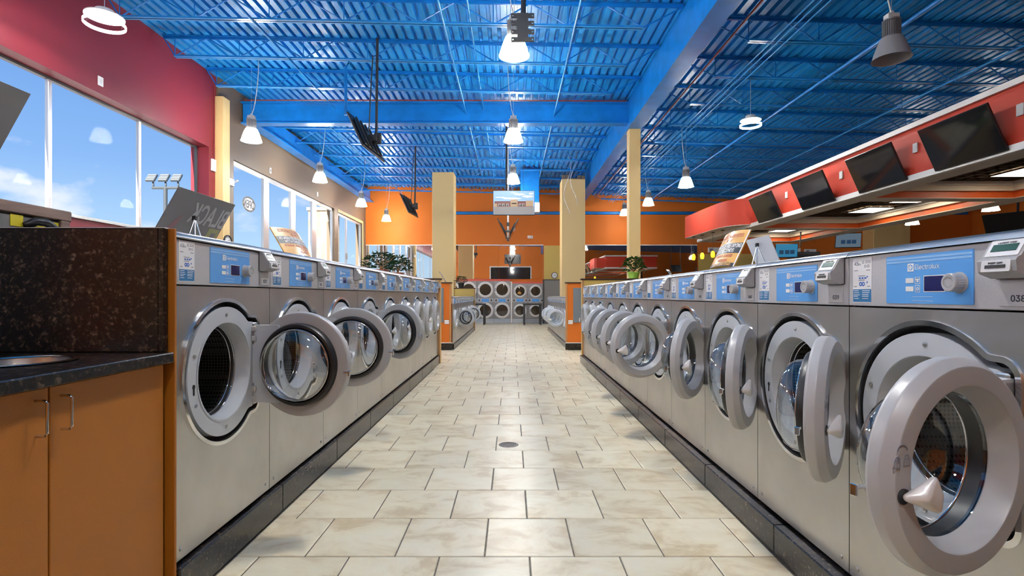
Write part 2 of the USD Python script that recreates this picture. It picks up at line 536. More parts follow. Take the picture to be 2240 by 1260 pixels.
gx = -WX - .26
ym = [1157 * 7.34 / (1120 - u) for u in (106, 303)]
glazing('window_1', gx, -3.2, YJ, za, zb, [(y - .035, y + .035) for y in [1157 * 7.34 / 1260, 3.2, .2]][::-1] + [(y - .035, y + .035) for y in ym], 'aluminium', .04, .06, 'aluminium_dark')
gx2 = -wl2 - .06
ys = [1157 * 7.06 / d for d in (543, 532, 483, 474, 437, 428)]
glazing('window_2', gx2, B0, B1, .5, EYE + .4875 * wl2, [(ys[0], ys[1] + .02), (ys[2], ys[3] + .02), (ys[4], ys[5] + .02)], 'aluminium', .1)
w3 = glazing('window_3', gx2, C0, C1, .1, EYE + .478 * wl2, [(22.55, 22.62)], 'aluminium', .08)
part('window_latch', box(gx2, gx2 + .05, 22.4, 22.56, 2.85, 3.1, .01), 'screw_metal', w3)
struct('trim_3', cat_([box(-wl2 - .02, -wl2 + .02, C1, C1 + .12, .1, EYE + .478 * wl2 + .12), box(-wl2 - .02, -wl2 + .02, C0 - .05, C1, EYE + .478 * wl2, EYE + .478 * wl2 + .12)]), 'tan_paint')

# back wall: orange, lower parts in yellow; mirrors hang on it
struct('wall_back', box(-WX, XR, YB, YB + .2, 0, 6.7), 'orange_paint')
struct('trim_4', box(1.53, 2.9, YB - .012, YB, 0, 3.70), 'yellow_paint')
struct('trim_5', box(8.9, 12.6, YB - .012, YB, 0, 3.30), 'yellow_paint')
struct('wall_right', box(XR, XR + .2, YF, YB, 0, 6.7), 'orange_paint')
wf = thing('wall_front', None, None, kind='structure')
part('wall_panel', box(-WX, XR, YF - .2, YF, 0, 6.7), 'orange_paint', wf)
part('tan_panel', cat_([box(-5.5, -3.9, YF, YF + .06, 0, 6.2), box(3.2, 5.0, YF, YF + .06, 0, 6.2)]), 'tan_paint', wf)
part('dark_window', box(-2.2, 1.9, YF, YF + .03, 2.6, 4.2), 'screen_dark', wf)
part('window_frame', cat_([box(-2.3, 2.0, YF, YF + .05, 2.5, 2.6), box(-2.3, 2.0, YF, YF + .05, 4.2, 4.3), box(-2.3, -2.2, YF, YF + .05, 2.6, 4.2), box(1.9, 2.0, YF, YF + .05, 2.6, 4.2)]), 'white_paint', wf)


def mirror(label, x0, x1, z0, z1):
    t = thing('wall_mirror', label, 'mirror', ((x0 + x1) / 2, YB, z0))
    w = (x1 - x0) / 2
    n = max(1, round((x1 - x0) / 2.4))
    for k in range(n):
        a = -w + 2 * w * k / n
        part('mirror_panel', box(a + .004, a + 2 * w / n - .004, -.03, -.012, 0, z1 - z0), 'mirror', t)
    part('mirror_edge', box(-w, w, -.035, -.002, z1 - z0, z1 - z0 + .04), 'white_paint', t)


mirror('long frameless wall mirror above the stacked dryers, under the orange wall', -6.98, 1.50, 2.10, 3.70)
mirror('wall mirror right of the broad tan column, showing the red canopy', 2.92, 8.85, 1.2, 3.70)

# ------------------------------------------------------------------ roof: deck, girder, beams, joists


def deck_mesh(x0, x1, y0, y1, zf, p=.185, d=.075):
    xs, dz = [], []
    x = x0
    while x < x1:
        for fx, h in ((0, 0), (.58, 0), (.63, d), (.95, d)):
            xs.append(x + fx * p)
            dz.append(h)
        x += p
    xs.append(x)
    dz.append(0)
    n = len(xs)
    v = np.array([(a, y, zf(a) + h) for y in (y0, y1) for a, h in zip(xs, dz)])
    q = np.array([(i, n + i, n + i + 1, i + 1) for i in range(n - 1)])
    return v, q


ce = thing('ceiling', None, None, kind='structure')
part('roof_deck', A(deck_mesh(-WX, 3.1, YF, YB, deck_l), False), 'blue_deck', ce)
part('roof_deck', A(deck_mesh(3.1, XR, YF, YB, deck_r), False), 'blue_deck', ce)
part('roof_slab', box(-WX - .3, XR + .2, YF - .2, YB + .2, 6.62, 6.75), 'concrete', ce)


def ibeam_x(x0, x1, y, zb, zt, w=.26, tf=.03, tw=.03):
    return cat_([box(x0, x1, y - w / 2, y + w / 2, zb, zb + tf), box(x0, x1, y - w / 2, y + w / 2, zt - tf, zt), box(x0, x1, y - tw / 2, y + tw / 2, zb + tf, zt - tf)])


YG = 13.85 * S
g = thing('steel_girder', 'blue steel girder running across the hall from left pillar to the long beam', 'girder', (0, YG, 0))
gm = ibeam_x(-6.9, 2.97, 0, 5.70, 6.25)
part('girder_web', gm, 'blue_paint', g)
part('red_pipe', tube([(-6.8, -.16, 6.27), (-3, -.16, 6.27), (2.9, -.16, 6.25)], .016, 6), 'pipe_red', g, label='thin dark red pipe on the girder')
lb = thing('roof_beam', 'deep blue longitudinal beam carried by the slim tan column', 'beam', (3.115, 0, 0))
part('beam_box', box(-.145, .145, YF, YB - .02, 5.57, 6.30, .006), 'blue_paint', lb)
part('beam_flange', box(-.175, .175, YF, YB - .02, 5.545, 5.57), 'blue_paint', lb)
eb = thing('roof_beam', 'blue edge beam along the top of the tan window wall', 'beam', (-6.8, 0, 0))
part('beam_web', box(-.02, .02, YG + .14, YB - .02, 5.80, 6.3), 'blue_paint', eb)
part('beam_flange', box(-.13, .18, YG + .14, YB - .02, 5.76, 5.80), 'blue_paint', eb)


def bar(p, q, r=.013, sides=5):
    return tube([p, q], r, sides)


def chord(x0, x1, zf, up):
    s = 1 if up else -1
    out = []
    for sy in (-1, 1):
        n = [(x, y, z) for x in (x0, x1) for y in (0, 1) for z in (0, 1)]
        for (ya, yb, za_, zb_) in ((sy * .008, sy * .055, 0, .006), (sy * .008, sy * .014, 0, .05)):
            ya, yb = min(ya, yb), max(ya, yb)
            za_, zb_ = (za_, zb_) if up else (-zb_, -za_)
            m = box(x0, x1, ya, yb, za_, zb_)
            v = m.vertices.copy()
            v[:, 2] += [zf(x) for x in v[:, 0]]
            out.append(trimesh.Trimesh(v, m.faces, process=False))
    return cat_(out)


def joist(name, x0, x1, bx0, bx1, zf, depth, label, y, panel=1.22):
    t = thing(name, label, 'joist', (0, y, 0), group=None)
    top = lambda x: zf(x) + depth
    part('bottom_chord', chord(bx0, bx1, zf, True), 'blue_light', t)
    part('top_chord', chord(x0, x1, top, False), 'blue_paint', t)
    n = round((bx1 - bx0) / panel)
    w = (bx1 - bx0) / n
    for k in range(n):
        a, b = bx0 + k * w, bx0 + (k + 1) * w
        c = (a + b) / 2
        part('web_bar', bar((a, 0, zf(a) + .02), (c, 0, top(c) - .02)), 'blue_paint', t)
        part('web_bar', bar((c, 0, top(c) - .02), (b, 0, zf(b) + .02)), 'blue_paint', t)
        part('web_post', bar((a, .0, zf(a) + .02), (a, .0, top(a) - .02), .009), 'blue_paint', t)
    part('web_bar', bar((bx0, 0, zf(bx0) + .02), (x0, 0, top(x0) - .03)), 'blue_paint', t)
    part('web_bar', bar((bx1, 0, zf(bx1) + .02), (x1, 0, top(x1) - .03)), 'blue_paint', t)
    return t


ORD = ['first', 'second', 'third', 'fourth', 'fifth', 'sixth', 'seventh', 'eighth', 'ninth', 'tenth', 'eleventh', 'twelfth', 'thirteenth']
JY = [(9.28 + 1.524 * k) * S for k in range(-1, 11)]
JL = [y for y in JY if abs(y - YG) > .3]
for side, ys_, nm, args in (('left', JL, 'left of the long blue beam', (-6.98, 2.95, -6.75, 2.25, joist_l, .42)),
                            ('right', JY, 'right of the long blue beam', (3.28, 21.9, 4.07, 21.0, joist_r, .42))):
    first = None
    for k, y in enumerate(ys_):
        lab_ = f'{ORD[k]} blue open-web roof joist from the camera, {nm}'
        if first is None:
            first = joist('roof_joist', *args, lab_, y)
        else:
            copy_of(first, lab_, 'joist', (0, y, 0), group=f'open-web roof joists {nm}')
    stage.GetPrimAtPath(first).SetCustomDataByKey('group', f'open-web roof joists {nm}')


def conduit(label, x, y0, y1, dz, r, mat_='blue_light', zf=joist_l, cat='conduit'):
    p = part('ceiling_conduit', A(tube([(x, y0, zf(x) + dz), (x, y1, zf(x) + dz)], r, 6), True), mat_)
    custom(stage.GetPrimAtPath(p), label, cat, 'conduits under the roof')


conduit('thin pale blue conduit under the joists just left of the aisle lamps', -1.16, -3, 20.5, -.02, .016)
conduit('thin pale blue conduit under the joists just right of the aisle lamps', 1.07, -3, 22, -.02, .018)
conduit('thin blue conduit above the joists nearest left of the aisle lamps', -.72, -3, 24, .10, .016)
conduit('pale conduit ending at the girder, above the first hanging screen', -4.45, 8.0, 13.3, -.02, .014)
conduit('pale conduit beyond the girder running to the back left corner', -5.1, 13.8, 24.5, -.02, .016)
for k, x in enumerate((4.42, 4.53, 4.66)):
    conduit(f'{["left", "middle", "right"][k]} one of three parallel conduits right of the slim column', x, -3, 24.5, -.03, .013, zf=joist_r)
conduit('wide blue pipe under the joists above the unlit lamp', 6.15, -3, 24, -.05, .035, 'blue_paint', joist_r)
conduit('blue conduit high over the canopy edge', 8.6, -3, 22, -.03, .02, 'blue_light', joist_r)
conduit('dark red sprinkler pipe beside the long blue beam', 3.75, -3, 24, .05, .02, 'pipe_red', joist_r)
p = part('duct_pipe', A(tube([(-3.4, YB - .076, 5.24), (XR - .3, YB - .076, 5.24)], .075, 12), True), 'blue_paint')
custom(stage.GetPrimAtPath(p), 'thick blue pipe crossing in front of the orange back wall', 'pipe')
p = thing('air_duct', 'blue square air duct with a white grille, dropping behind the lit store screen', 'duct', (.70, 21.0, 4.9))
part('duct_box', box(-.36, .36, -.35, .35, .04, 1.3, .01), 'blue_paint', p)
part('grille', box(.05, .38, -.42, -.0, -.34, .04, .01), 'lamp_white', p)

# ------------------------------------------------------------------ columns
c = thing('column', 'slim tan column standing under the long blue beam', 'column', (3.115, 13.55, 0))
part('column_shaft', box(-.145, .145, -.14, .14, 0, 5.545, .006), 'tan_paint', c)
for x0, x1, lab_, hz in ((-3.02, -2.20, 'broad tan column left of the aisle, in front of the mirror', 5.98), (1.88, 2.77, 'broad tan column right of the aisle with a ragged top', 5.72)):
    c = thing('column', lab_, 'column', ((x0 + x1) / 2, 20.4, 0))
    w = (x1 - x0) / 2
    part('column_shaft', box(-w, w, -.4, .4, 0, hz, .01), 'tan_paint', c)
    if x0 > 0:
        r3 = random.Random(2)
        for k in range(6):
            a = -w + 2 * w * k / 6
            part('torn_edge', box(a + .01, a + .14, -.4, -.3, hz, hz + r3.uniform(.03, .16), .01), 'dun_paint', c)
c = thing('column', 'tan column far right beyond the canopy, against the orange wall', 'column', (17.6, 24.9, 0))
part('column_shaft', box(-.85, .85, -.4, .38, 0, 5.0, .01), 'tan_paint', c)

# ------------------------------------------------------------------ plinths under the washers
LX, RX = -1.43, 1.40
LP, RP = .908 * S, .835 * S
LY0 = 2.274 * S
RY0 = 1.404 * S
LYE, RYE = LY0 + 9 * LP, RY0 + 11 * RP


def plinth(label, x0, x1, y0, y1, h, step):
    t = thing('granite_plinth', label, 'plinth', (x0, y0, 0))
    n = round((y1 - y0) / step)
    d = (y1 - y0) / n
    for k in range(n):
        part('granite_slab', box(0, x1 - x0, k * d + .0015, (k + 1) * d - .0015, 0.001, h, .006), 'granite', t)


plinth('dark granite plinth under the left washer row', -2.45, -1.40, LY0, LYE, .165, 1.0)
plinth('dark granite plinth under the right washer row', 1.335, 2.40, RY0 - .6, RYE, .150, 1.0)
plinth('dark granite plinth under the far left row of small washers', -2.3, -1.42, 12.98, 20.0, .12, 1.2)
plinth('dark granite plinth under the far right row of small washers', 1.345, 2.3, 12.98, 20.0, .12, 1.2)

# ------------------------------------------------------------------ washers
ZC = .0
HOLE = unary_union([circle(.345, 72), sbox(0, -.255, .325, .255)]).buffer(-.05).buffer(.1).buffer(-.05)
HOLE = HOLE.intersection(sbox(-.4, -.4, .345, .4)).buffer(.0).simplify(.0008)
FRAME = unary_union([circle(.318, 72), sbox(0, -.232, .300, .232)]).buffer(-.05).buffer(.1).buffer(-.05).intersection(sbox(-.4, -.4, .318, .4)).simplify(.0008)
RF = lambda prof, n=64, closed=False: front(lathe(prof, n, closed))

ring_prof = [(.205, .0), (.270, .0), (.280, .004), (.284, .012), (.2845, .036), (.2825, .042), (.264, .0655), (.260, .0675), (.218, .0695), (.2135, .0685), (.211, .0655), (.1945, .018), (.1925, .008)]
DX = -.28
dsh = lambda m: moved(m, (DX, 0, 0))
DOOR = {}
DOOR['ring'] = A(dsh(RF(ring_prof, 84, True)), 24)
DOOR['bowl'] = A(dsh(RF([(.192, .010), (.191, -.03), (.183, -.075), (.165, -.105), (.13, -.122), (.07, -.131), (0.0005, -.133)], 56)), True)
DOOR['trim'] = A(dsh(RF([(.186, -.040), (.190, -.036), (.1955, -.040), (.190, -.044)], 56, True)), True)
DOOR['gasket'] = A(dsh(RF([(.197, .0), (.196, -.028), (.203, -.036), (.216, -.034), (.224, -.022), (.224, .0)], 56, True)), 40)
DOOR['band'] = A(dsh(RF([(.192, .004), (.190, -.036), (.194, -.038), (.1965, -.03), (.1965, .004)], 56, True)), 40)
hm = to_man(blob([(-.238, -.078, -.036, .010), (-.210, -.096, -.032, .017), (-.182, -.100, .006, .009), (-.172, -.098, -.060, .013), (-.170, -.102, -.030, .011)])).refine_to_length(.007)
hm = man(hm)
hm.merge_vertices()
trimesh.smoothing.filter_taubin(hm, iterations=8)
DOOR['handle'] = A(dsh(hm), True)
DOOR['shaft'] = A(dsh(front(lathe([(.0005, 0), (.019, 0), (.019, .004), (.0005, .004)], 20), -.0675, -.240, -.036)), 40)
DOOR['latch'] = A(dsh(cat_([box(-.296, -.262, .006, .014, -.040, -.030, .002), box(-.300, -.292, .004, .022, -.055, -.025, .002)])), 30)
arms = []
for s_ in (-1, 1):
    z = .165 * s_
    arms.append(A(cat_([dsh(box(.225, .300, -.030, -.004, z - .045, z + .045, .008)), box(-.03, .022, -.02, .024, z - .042, z - .012, .005), box(-.03, .022, -.02, .024, z + .012, z + .042, .005)]), 30))
PLATE = A(dsh(front(extr(sbox(.04, -.212, .300, .212).difference(circle(.225, 48)).buffer(-.012).buffer(.012), .040), .010)), 30)
HINGE = [A(cat_([box(DX * -1 - .018, DX * -1 + .028, -.012, .03, .165 * s_ - .060, .165 * s_ + .060, .005)]), 30) for s_ in (-1, 1)]
# two small padlocks and a turning arrow moulded on the rim
lock = unary_union([sbox(-.011, -.012, .011, .008).difference(sbox(-.008, -.009, .008, .005)), Point(0, .008).buffer(.009).difference(Point(0, .008).buffer(.006)).intersection(sbox(-.02, .008, .02, .03)), sbox(-.0012, -.006, .0012, .002)])
arrow = Point(0, 0).buffer(.020).difference(Point(0, 0).buffer(.0165)).intersection(sbox(-.03, .004, .03, .03))
em = [front(extr(lock, .001), -.0690, -.262, .045), front(extr(lock, .001), -.0690, -.229, .047), front(extr(arrow, .001), -.0690, -.244, .070)]
DOOR['emblem'] = A(dsh(cat_(em)), False)

FRAME_M = A(cat_([front(extr(FRAME.difference(circle(.238, 64)), .05), .046)]), 30)
HALO = A(RF([(.2405, .0045), (.25, .0062), (.2405, .0062)], 64, True), 30)
FUNNEL = A(RF([(.2405, .0045), (.236, .0), (.226, -.07), (.240, -.075), (.243, -.0)], 64, True), 40)
LIPS = A(cat_([RF([(.226 - .004, -.075), (.226, -.071), (.226 + .006, -.075), (.226, -.08)], 56, True), RF([(.214, -.093), (.218, -.089), (.224, -.093), (.218, -.098)], 56, True)]), True)
SEAL = A(RF([(.226, -.072), (.214, -.098), (.23, -.10)], 56), True)
DRUM = A(RF([(.215, -.10), (.262, -.11), (.262, -.52), (.0005, -.52)], 56), 30)
RIM = A(front(extr(HOLE.buffer(.016).difference(HOLE.buffer(-.002)), .012), .004), 30)
RIMB = A(cat_([front(extr(HOLE.buffer(.001).difference(HOLE.buffer(-.003)), .055), .055)]), 30)
SCREW = lathe([(.0005, 0), (.0095, 0), (.0085, .004), (.0005, .0055)], 12)
SCREWS = [A(front(SCREW, -.004, x, z), 30) for x, z in ((0, .279), (-.268, .10), (-.255, -.125), (0, -.279))]
SLOT = A(front(extr(unary_union([sbox(-.006, -.02, .006, .02), circle(.011, 12, 0, .018)]), .001), -.004, -.27, -.055), False)
_cache = {}


def washer_shapes(kind):
    if kind in _cache:
        return _cache[kind]
    W, H, D, PB, PT, zc, xo, xs_, xb_, xr_, lbs = kind
    w = W / 2 - .0025
    s = {}
    sheet = sbox(-w, 0.0, w, PB - .006).difference(Polygon([(x + xo, z + zc) for x, z in HOLE.exterior.coords]))
    s['front'] = A(front(extr(sheet, .02), .02), 30)
    body = to_man(box(-w + .002, w - .002, .056, D, .0, PT)) - to_man(front(extr(circle(.27, 40, xo, zc), .6), .62))
    s['body'] = A(man(body), 30)
    s['sides'] = [A(box(a, b, .021, D, .0, PT), 30) for a, b in ((-w, -w + .0018), (w - .0018, w))]
    prof = Polygon([(D, PT), (D, H), (.045, H), (.018, H - .004), (-.002, H - .014), (-.013, H - .03), (-.014, PT + .006), (-.008, PT)])
    cap = extr(prof, 2 * w)
    T = np.array([[0, 0, 1, -w], [1, 0, 0, 0], [0, 1, 0, 0], [0, 0, 0, 1.0]])
    cap.apply_transform(T)
    s['cap'] = A(cap, 35)
    s['panel'] = A(box(-w, w, -.003, .05, PB, PT - .004, .003), 30)
    x0 = -W / 2
    s['display'] = A(front(extr(sbox(x0 + xb_, PB + .013, x0 + xb_ + .372, PB + .183).buffer(-.004).buffer(.004), .0025), -.003), 30)
    # four bands of slightly different blue printed on the overlay
    s['bands'] = A(cat_([front(extr(sbox(x0 + xb_ + .004, z, x0 + xb_ + .368, z + .007), .0006), -.0055) for z in (PB + .168, PB + .157)]), False)
    s['screen'] = A(front(extr(sbox(x0 + xb_ + .182, PB + .056, x0 + xb_ + .265, PB + .106), .0014), -.0055), False)
    s['screen_frame'] = A(front(extr(sbox(x0 + xb_ + .179, PB + .053, x0 + xb_ + .268, PB + .109), .0008), -.0055), False)
    s['buttons'] = [A(front(extr(sbox(x0 + xb_ + .098, z, x0 + xb_ + .134, z + .017), .0012), -.0055), False) for z in (PB + .085, PB + .056)]
    ic = []
    for z in (PB + .093, PB + .064):
        c_ = sbox(-.009, -.010, .009, .010).buffer(.002)
        ic.append(front(extr(c_.difference(c_.buffer(-.0018)), .0008), -.0055, x0 + xb_ + .152, z))
    ic.append(front(extr(sbox(-.004, -.006, .004, .006).union(sbox(-.008, .002, .008, .006)), .0008), -.0055, x0 + xb_ + .152, PB + .093))
    ic.append(front(extr(circle(.006, 14).difference(circle(.003, 12)), .0008), -.0055, x0 + xb_ + .152, PB + .064))
    ic.append(front(extr(unary_union([sbox(x0 + xb_ + .128, PB + .022, x0 + xb_ + .218, PB + .0232), sbox(x0 + xb_ + .128, PB + .036, x0 + xb_ + .218, PB + .0372)]), .0006), -.0055))
    s['icons'] = A(cat_(ic), False)
    lg = sbox(-.013, -.013, .013, .013).buffer(.001)
    lg = lg.difference(circle(.0105, 24)).union(circle(.0078, 24).intersection(sbox(-.01, -.01, -.001, .01))).union(Polygon([(0, -.0076), (.0076, 0), (0, .0076), (.002, 0)])).union(sbox(.0005, -.0085, .002, .0085))
    s['logo'] = A(cat_([front(extr(lg, .0008), -.0055, x0 + xb_ + .120, PB + .139), front(text('Electrolux', .0165, .0008, False), -.0055, x0 + xb_ + .138, PB + .131)]), False)
    kx, kz = x0 + xb_ + .322, PB + .082
    ang = np.linspace(0, 2 * math.pi, 97)[:-1]
    rr = .0285 + .0010 * (np.arange(96) % 4 < 2)
    kn = Polygon(np.stack([rr * np.cos(ang), rr * np.sin(ang)], 1))
    s['dial'] = A(cat_([front(extr(kn, .028), -.0055, kx, kz), front(lathe([(.029, .028), (.0285, .034), (.0265, .036), (.0195, .036), (.019, .0345), (.0005, .0345)], 40), -.0055, kx, kz), front(lathe([(.033, 0), (.033, .003), (.028, .004)], 36), -.0055, kx, kz)]), 30)
    tk = [moved(extr(sbox(.0125, -.0007, .0165, .0007), .0006), rz=a) for a in range(20, 340, 25)]
    s['ticks'] = A(front(cat_(tk), -.0055 - .0345, kx, kz), False)
    sx = x0 + xs_
    s['sticker'] = A(front(extr(sbox(sx, PB + .013, sx + .112, PB + .190), .0012), -.003), False)
    s['sticker_blue'] = A(front(extr(sbox(sx + .002, PB + .016, sx + .110, PB + .066), .0006), -.0042), False)
    ln = []
    r4 = random.Random(3)
    for cx in (sx + .007, sx + .058):
        z = PB + .059
        while z > PB + .024:
            ln.append(front(extr(sbox(cx, z, cx + r4.uniform(.025, .045), z + .0025), .0005), -.0048))
            z -= r4.uniform(.0058, .0095)
    s['sticker_lines'] = A(cat_(ln), False)
    gp = [front(text(lbs, .015, .0005), -.0042, sx + .008, PB + .162), front(text('lbs', .009, .0005, False), -.0042, sx + .032, PB + .162)]
    for a, b in ((.058, .168), (.078, .168), (.070, .152), (.088, .152), (.094, .168)):
        gp.append(front(extr(sbox(sx + a, PB + b, sx + a + .011, PB + b + .010).difference(sbox(sx + a + .002, PB + b + .002, sx + a + .009, PB + b + .008)), .0005), -.0042))
    for z_, a, b in ((.140, .008, .03), (.140, .082, .104), (.076, .008, .024), (.076, .088, .104), (.118, .034, .074), (.101, .036, .072)):
        gp.append(front(extr(sbox(sx + a, PB + z_, sx + b, PB + z_ + .003), .0005), -.0042))
    s['sticker_print'] = A(cat_(gp), False)
    bp = []
    for cx, cz, r_ in ((.048, .087, .009), (.064, .087, .009)):
        bp.append(front(extr(circle(r_, 16, sx + cx, PB + cz).difference(circle(r_ * .45, 12, sx + cx, PB + cz)), .0005), -.0042))
    for cx in (.038, .054, .070):
        bp.append(front(extr(sbox(sx + cx, PB + .107, sx + cx + .011, PB + .114), .0005), -.0042))
    for z_ in (.110, .088):
        bp.append(front(extr(Polygon([(sx + .084, PB + z_), (sx + .092, PB + z_ + .006), (sx + .084, PB + z_ + .010)]), .0005), -.0042))
    s['sticker_picture'] = A(cat_(bp), False)
    # card reader
    rx, rz, rw = x0 + xr_, PB + .092, .118
    side = Polygon([(.0, 0), (.0, .104), (-.014, .106), (-.022, .101), (-.046, .058), (-.057, .052), (-.061, .045), (-.058, .016), (-.053, .010), (-.020, -.003)])
    rd = extr(side, rw)
    rd.apply_transform(np.array([[0, 0, 1, rx], [1, 0, 0, -.003], [0, 1, 0, rz], [0, 0, 0, 1.0]]))
    s['reader'] = A(rd, 25)
    s['reader_plate'] = A(box(rx - .006, rx + rw + .004, -.006, -.002, rz - .004, rz + .110, .002), 30)
    tilt = math.degrees(math.atan2(.043, .024))
    face = lambda m: moved(m, (rx + rw / 2, -.003 - .0342, rz + .0797), rx=tilt)
    s['reader_bezel'] = A(cat_([face(extr(sbox(-.047, -.022, .047, .022).buffer(.003), .002)), moved(extr(sbox(-.040, -.012, .040, .012).buffer(.004), .003), (rx + rw / 2, -.0625, rz + .031), rx=84)]), 30)
    s['reader_lcd'] = A(face(moved(extr(sbox(-.038, -.010, .038, .012), .0012), (0, 0, .0022))), False)
    s['reader_slot'] = A(moved(extr(sbox(-.031, -.006, .031, .003), .0012), (rx + rw / 2, -.0658, rz + .031), rx=84), False)
    s['reader_text'] = A(cat_([face(moved(ctext('LAUNDRY CARD', .0052, .0006), (0, .0145, .0021))), moved(ctext('INSERT CARD', .0048, .0006), (rx + rw / 2, -.0656, rz + .037), rx=84)]), False)
    s['coin_plate'] = A(box(rx + .006, rx + rw - .006, -.0065, -.002, PB + .010, PB + .086, .002), 30)
    s['num_card'] = A(front(extr(sbox(rx + .024, PB + .014, rx + rw - .010, PB + .050).buffer(.002), .0008), -.0065), False)
    s['num_at'] = (rx + .065, PB + .025)
    s['feet'] = A(cat_([box(x - .03, x + .03, y - .03, y + .03, -.015, 0.002) for x in (-w + .08, w - .08) for y in (.12, D - .1)]), False)
    s['bolts'] = [A(front(SCREW, 0, x, .045), 30) for x in (-w + .05, w - .05)]
    _cache[kind] = s
    return s


def shift(arr, dx, dz):
    v, f, n = arr
    return (v + np.array([dx, 0, dz], np.float32), f, n)


def washer(label, loc, rotz, kind, theta, number, group, detail):
    W, H, D, PB, PT, zc, xo = kind[:7]
    s = washer_shapes(kind)
    t = thing('washing_machine', label, 'washing machine', loc, rotz, group)
    part('cabinet', s['body'], 'black', t, label='dark inner casing of the machine')
    part('front_panel', s['front'], 'steel', t)
    for q in s['sides']:
        part('side_panel', q, 'steel', t)
    part('top_cover', s['cap'], 'steel_top', t)
    part('feet', s['feet'], 'rubber', t)
    for b in s['bolts']:
        part('bolt', b, 'screw_metal', t)
    cp = part('control_panel', s['panel'], 'panel_grey', t)
    part('display_overlay', s['display'], 'panel_blue', cp, label='blue display overlay')
    part('overlay_band', s['bands'], 'panel_blue_light', cp)
    part('screen_frame', s['screen_frame'], 'label_white', cp)
    part('screen', s['screen'], 'lcd_blue', cp, label='small dark blue screen')
    for b in s['buttons']:
        part('button', b, 'label_white', cp)
    part('icon_print', s['icons'], 'label_white', cp)
    part('logo', s['logo'], 'label_white', cp)
    d = part('dial', s['dial'], 'plastic_grey', cp, label='silver grey program dial')
    part('sticker', s['sticker'], 'label_white', cp, label='white and blue price sticker')
    part('sticker_block', s['sticker_blue'], 'label_blue', cp)
    if detail:
        part('dial_mark', s['ticks'], 'print_grey', cp)
        part('sticker_line', s['sticker_lines'], 'label_white', cp)
        part('sticker_picture', s['sticker_picture'], 'print_blue', cp)
    part('sticker_print', s['sticker_print'], 'print_grey', cp)
    rd = part('card_reader', s['reader'], 'reader_grey', t, label='grey card reader box')
    part('back_plate', s['reader_plate'], 'dark_metal', rd)
    part('bezel', s['reader_bezel'], 'reader_white', rd)
    part('reader_screen', s['reader_lcd'], 'lcd_green', rd)
    part('card_slot', s['reader_slot'], 'black', rd)
    if detail:
        part('lettering', s['reader_text'], 'print_black', rd)
    pl = part('coin_plate', s['coin_plate'], 'panel_grey', t)
    part('number_card', s['num_card'], 'label_white' if rotz > 0 else 'panel_grey', pl)
    nx, nz = s['num_at']
    part('number', A(front(ctext(number, .017, .0006), -.0073, nx, nz), False), 'print_black', pl)
    fr = part('door_frame', shift(FRAME_M, xo, zc), 'frame_grey', t)
    part('frame_bead', shift(HALO, xo, zc), 'frame_grey', fr)
    part('funnel', shift(FUNNEL, xo, zc), 'frame_grey', fr)
    for q in SCREWS:
        part('screw', shift(q, xo, zc), 'screw_metal', fr)
    part('lock_slot', shift(SLOT, xo, zc), 'black', fr)
    for q in HINGE:
        part('hinge', shift(q, xo, zc), 'screw_metal', fr)
    rm = part('opening_rim', shift(RIM, xo, zc), 'chrome', t)
    part('rim_flange', shift(RIMB, xo, zc), 'dark_metal', rm)
    dr = part('drum', shift(DRUM, xo, zc), 'drum_steel', t)
    part('drum_lip', shift(LIPS, xo, zc), 'chrome', dr)
    part('drum_seal', shift(SEAL, xo, zc), 'rubber', dr)
    door = part('door', DOOR['ring'], 'plastic_grey', t, loc=(xo - DX, 0, zc), rotz=theta)
    part('glass_bowl', DOOR['bowl'], 'bowl_glass', door, label='clear glass bowl')
    part('door_gasket', DOOR['gasket'], 'rubber', door)
    part('glass_band', DOOR['band'], 'rubber', door)
    part('chrome_ring', DOOR['trim'], 'chrome', door)
    part('door_handle', DOOR['handle'], 'handle_white', door, label='white twist handle')
    part('handle_shaft', DOOR['shaft'], 'rubber', door)
    part('latch', DOOR['latch'], 'chrome', door)
    for a in arms:
        part('hinge_arm', a, 'plastic_grey', door)
    part('hinge_plate', PLATE, 'frame_grey', door)
    if detail:
        part('moulded_lock_sign', DOOR['emblem'], 'print_grey', door)
    return t


KL = (LP, 1.42, .98, 1.187, 1.385, .765, -.035, .034, .268, .752, '62')
KR = (RP, 1.343, .98, 1.113, 1.315, .71, .0, .030, .225, .675, '45')
l_door = [80, 90, 0, 65, 0, 0, 0, 0, 0]
l_state = {80: 'its door swung out toward the sink', 90: 'its glass door wide open', 65: 'its round door half open', 0: 'its door shut'}
for k in range(9):
    nm = 'nearest' if k == 0 else ORD[k]
    lab_ = f'{nm} steel washer from the granite counter, left row, {l_state[l_door[k]]}'
    washer(lab_, (LX, LY0 + (k + .5) * LP, .18), 90, KL, l_door[k], f'{27 - k:03d}', 'large washers in the left row', k < 3)
r_door = [110, 140, 145, 141, 105, 115, 120, 125, 0, 0, 0]
for k in range(11):
    th = r_door[k]
    st = 'door shut' if th == 0 else 'door half open, hiding its drum' if th <= 115 else 'door swung back'
    if k < 3:
        lab_ = f'{["nearest", "second", "third"][k]} steel washer in the right row, numbered {38 + k:03d}, {st}'
    else:
        lab_ = f'{ORD[k]} steel washer from the camera in the right row, {st}'
    washer(lab_, (RX, RY0 + (k + .5) * RP, .165), -90, KR, th, f'{38 + k:03d}', 'steel washers in the right row', k < 4)

# far rows of small washers
KS = (.70, 1.16, .80, .985, 1.13, .60)


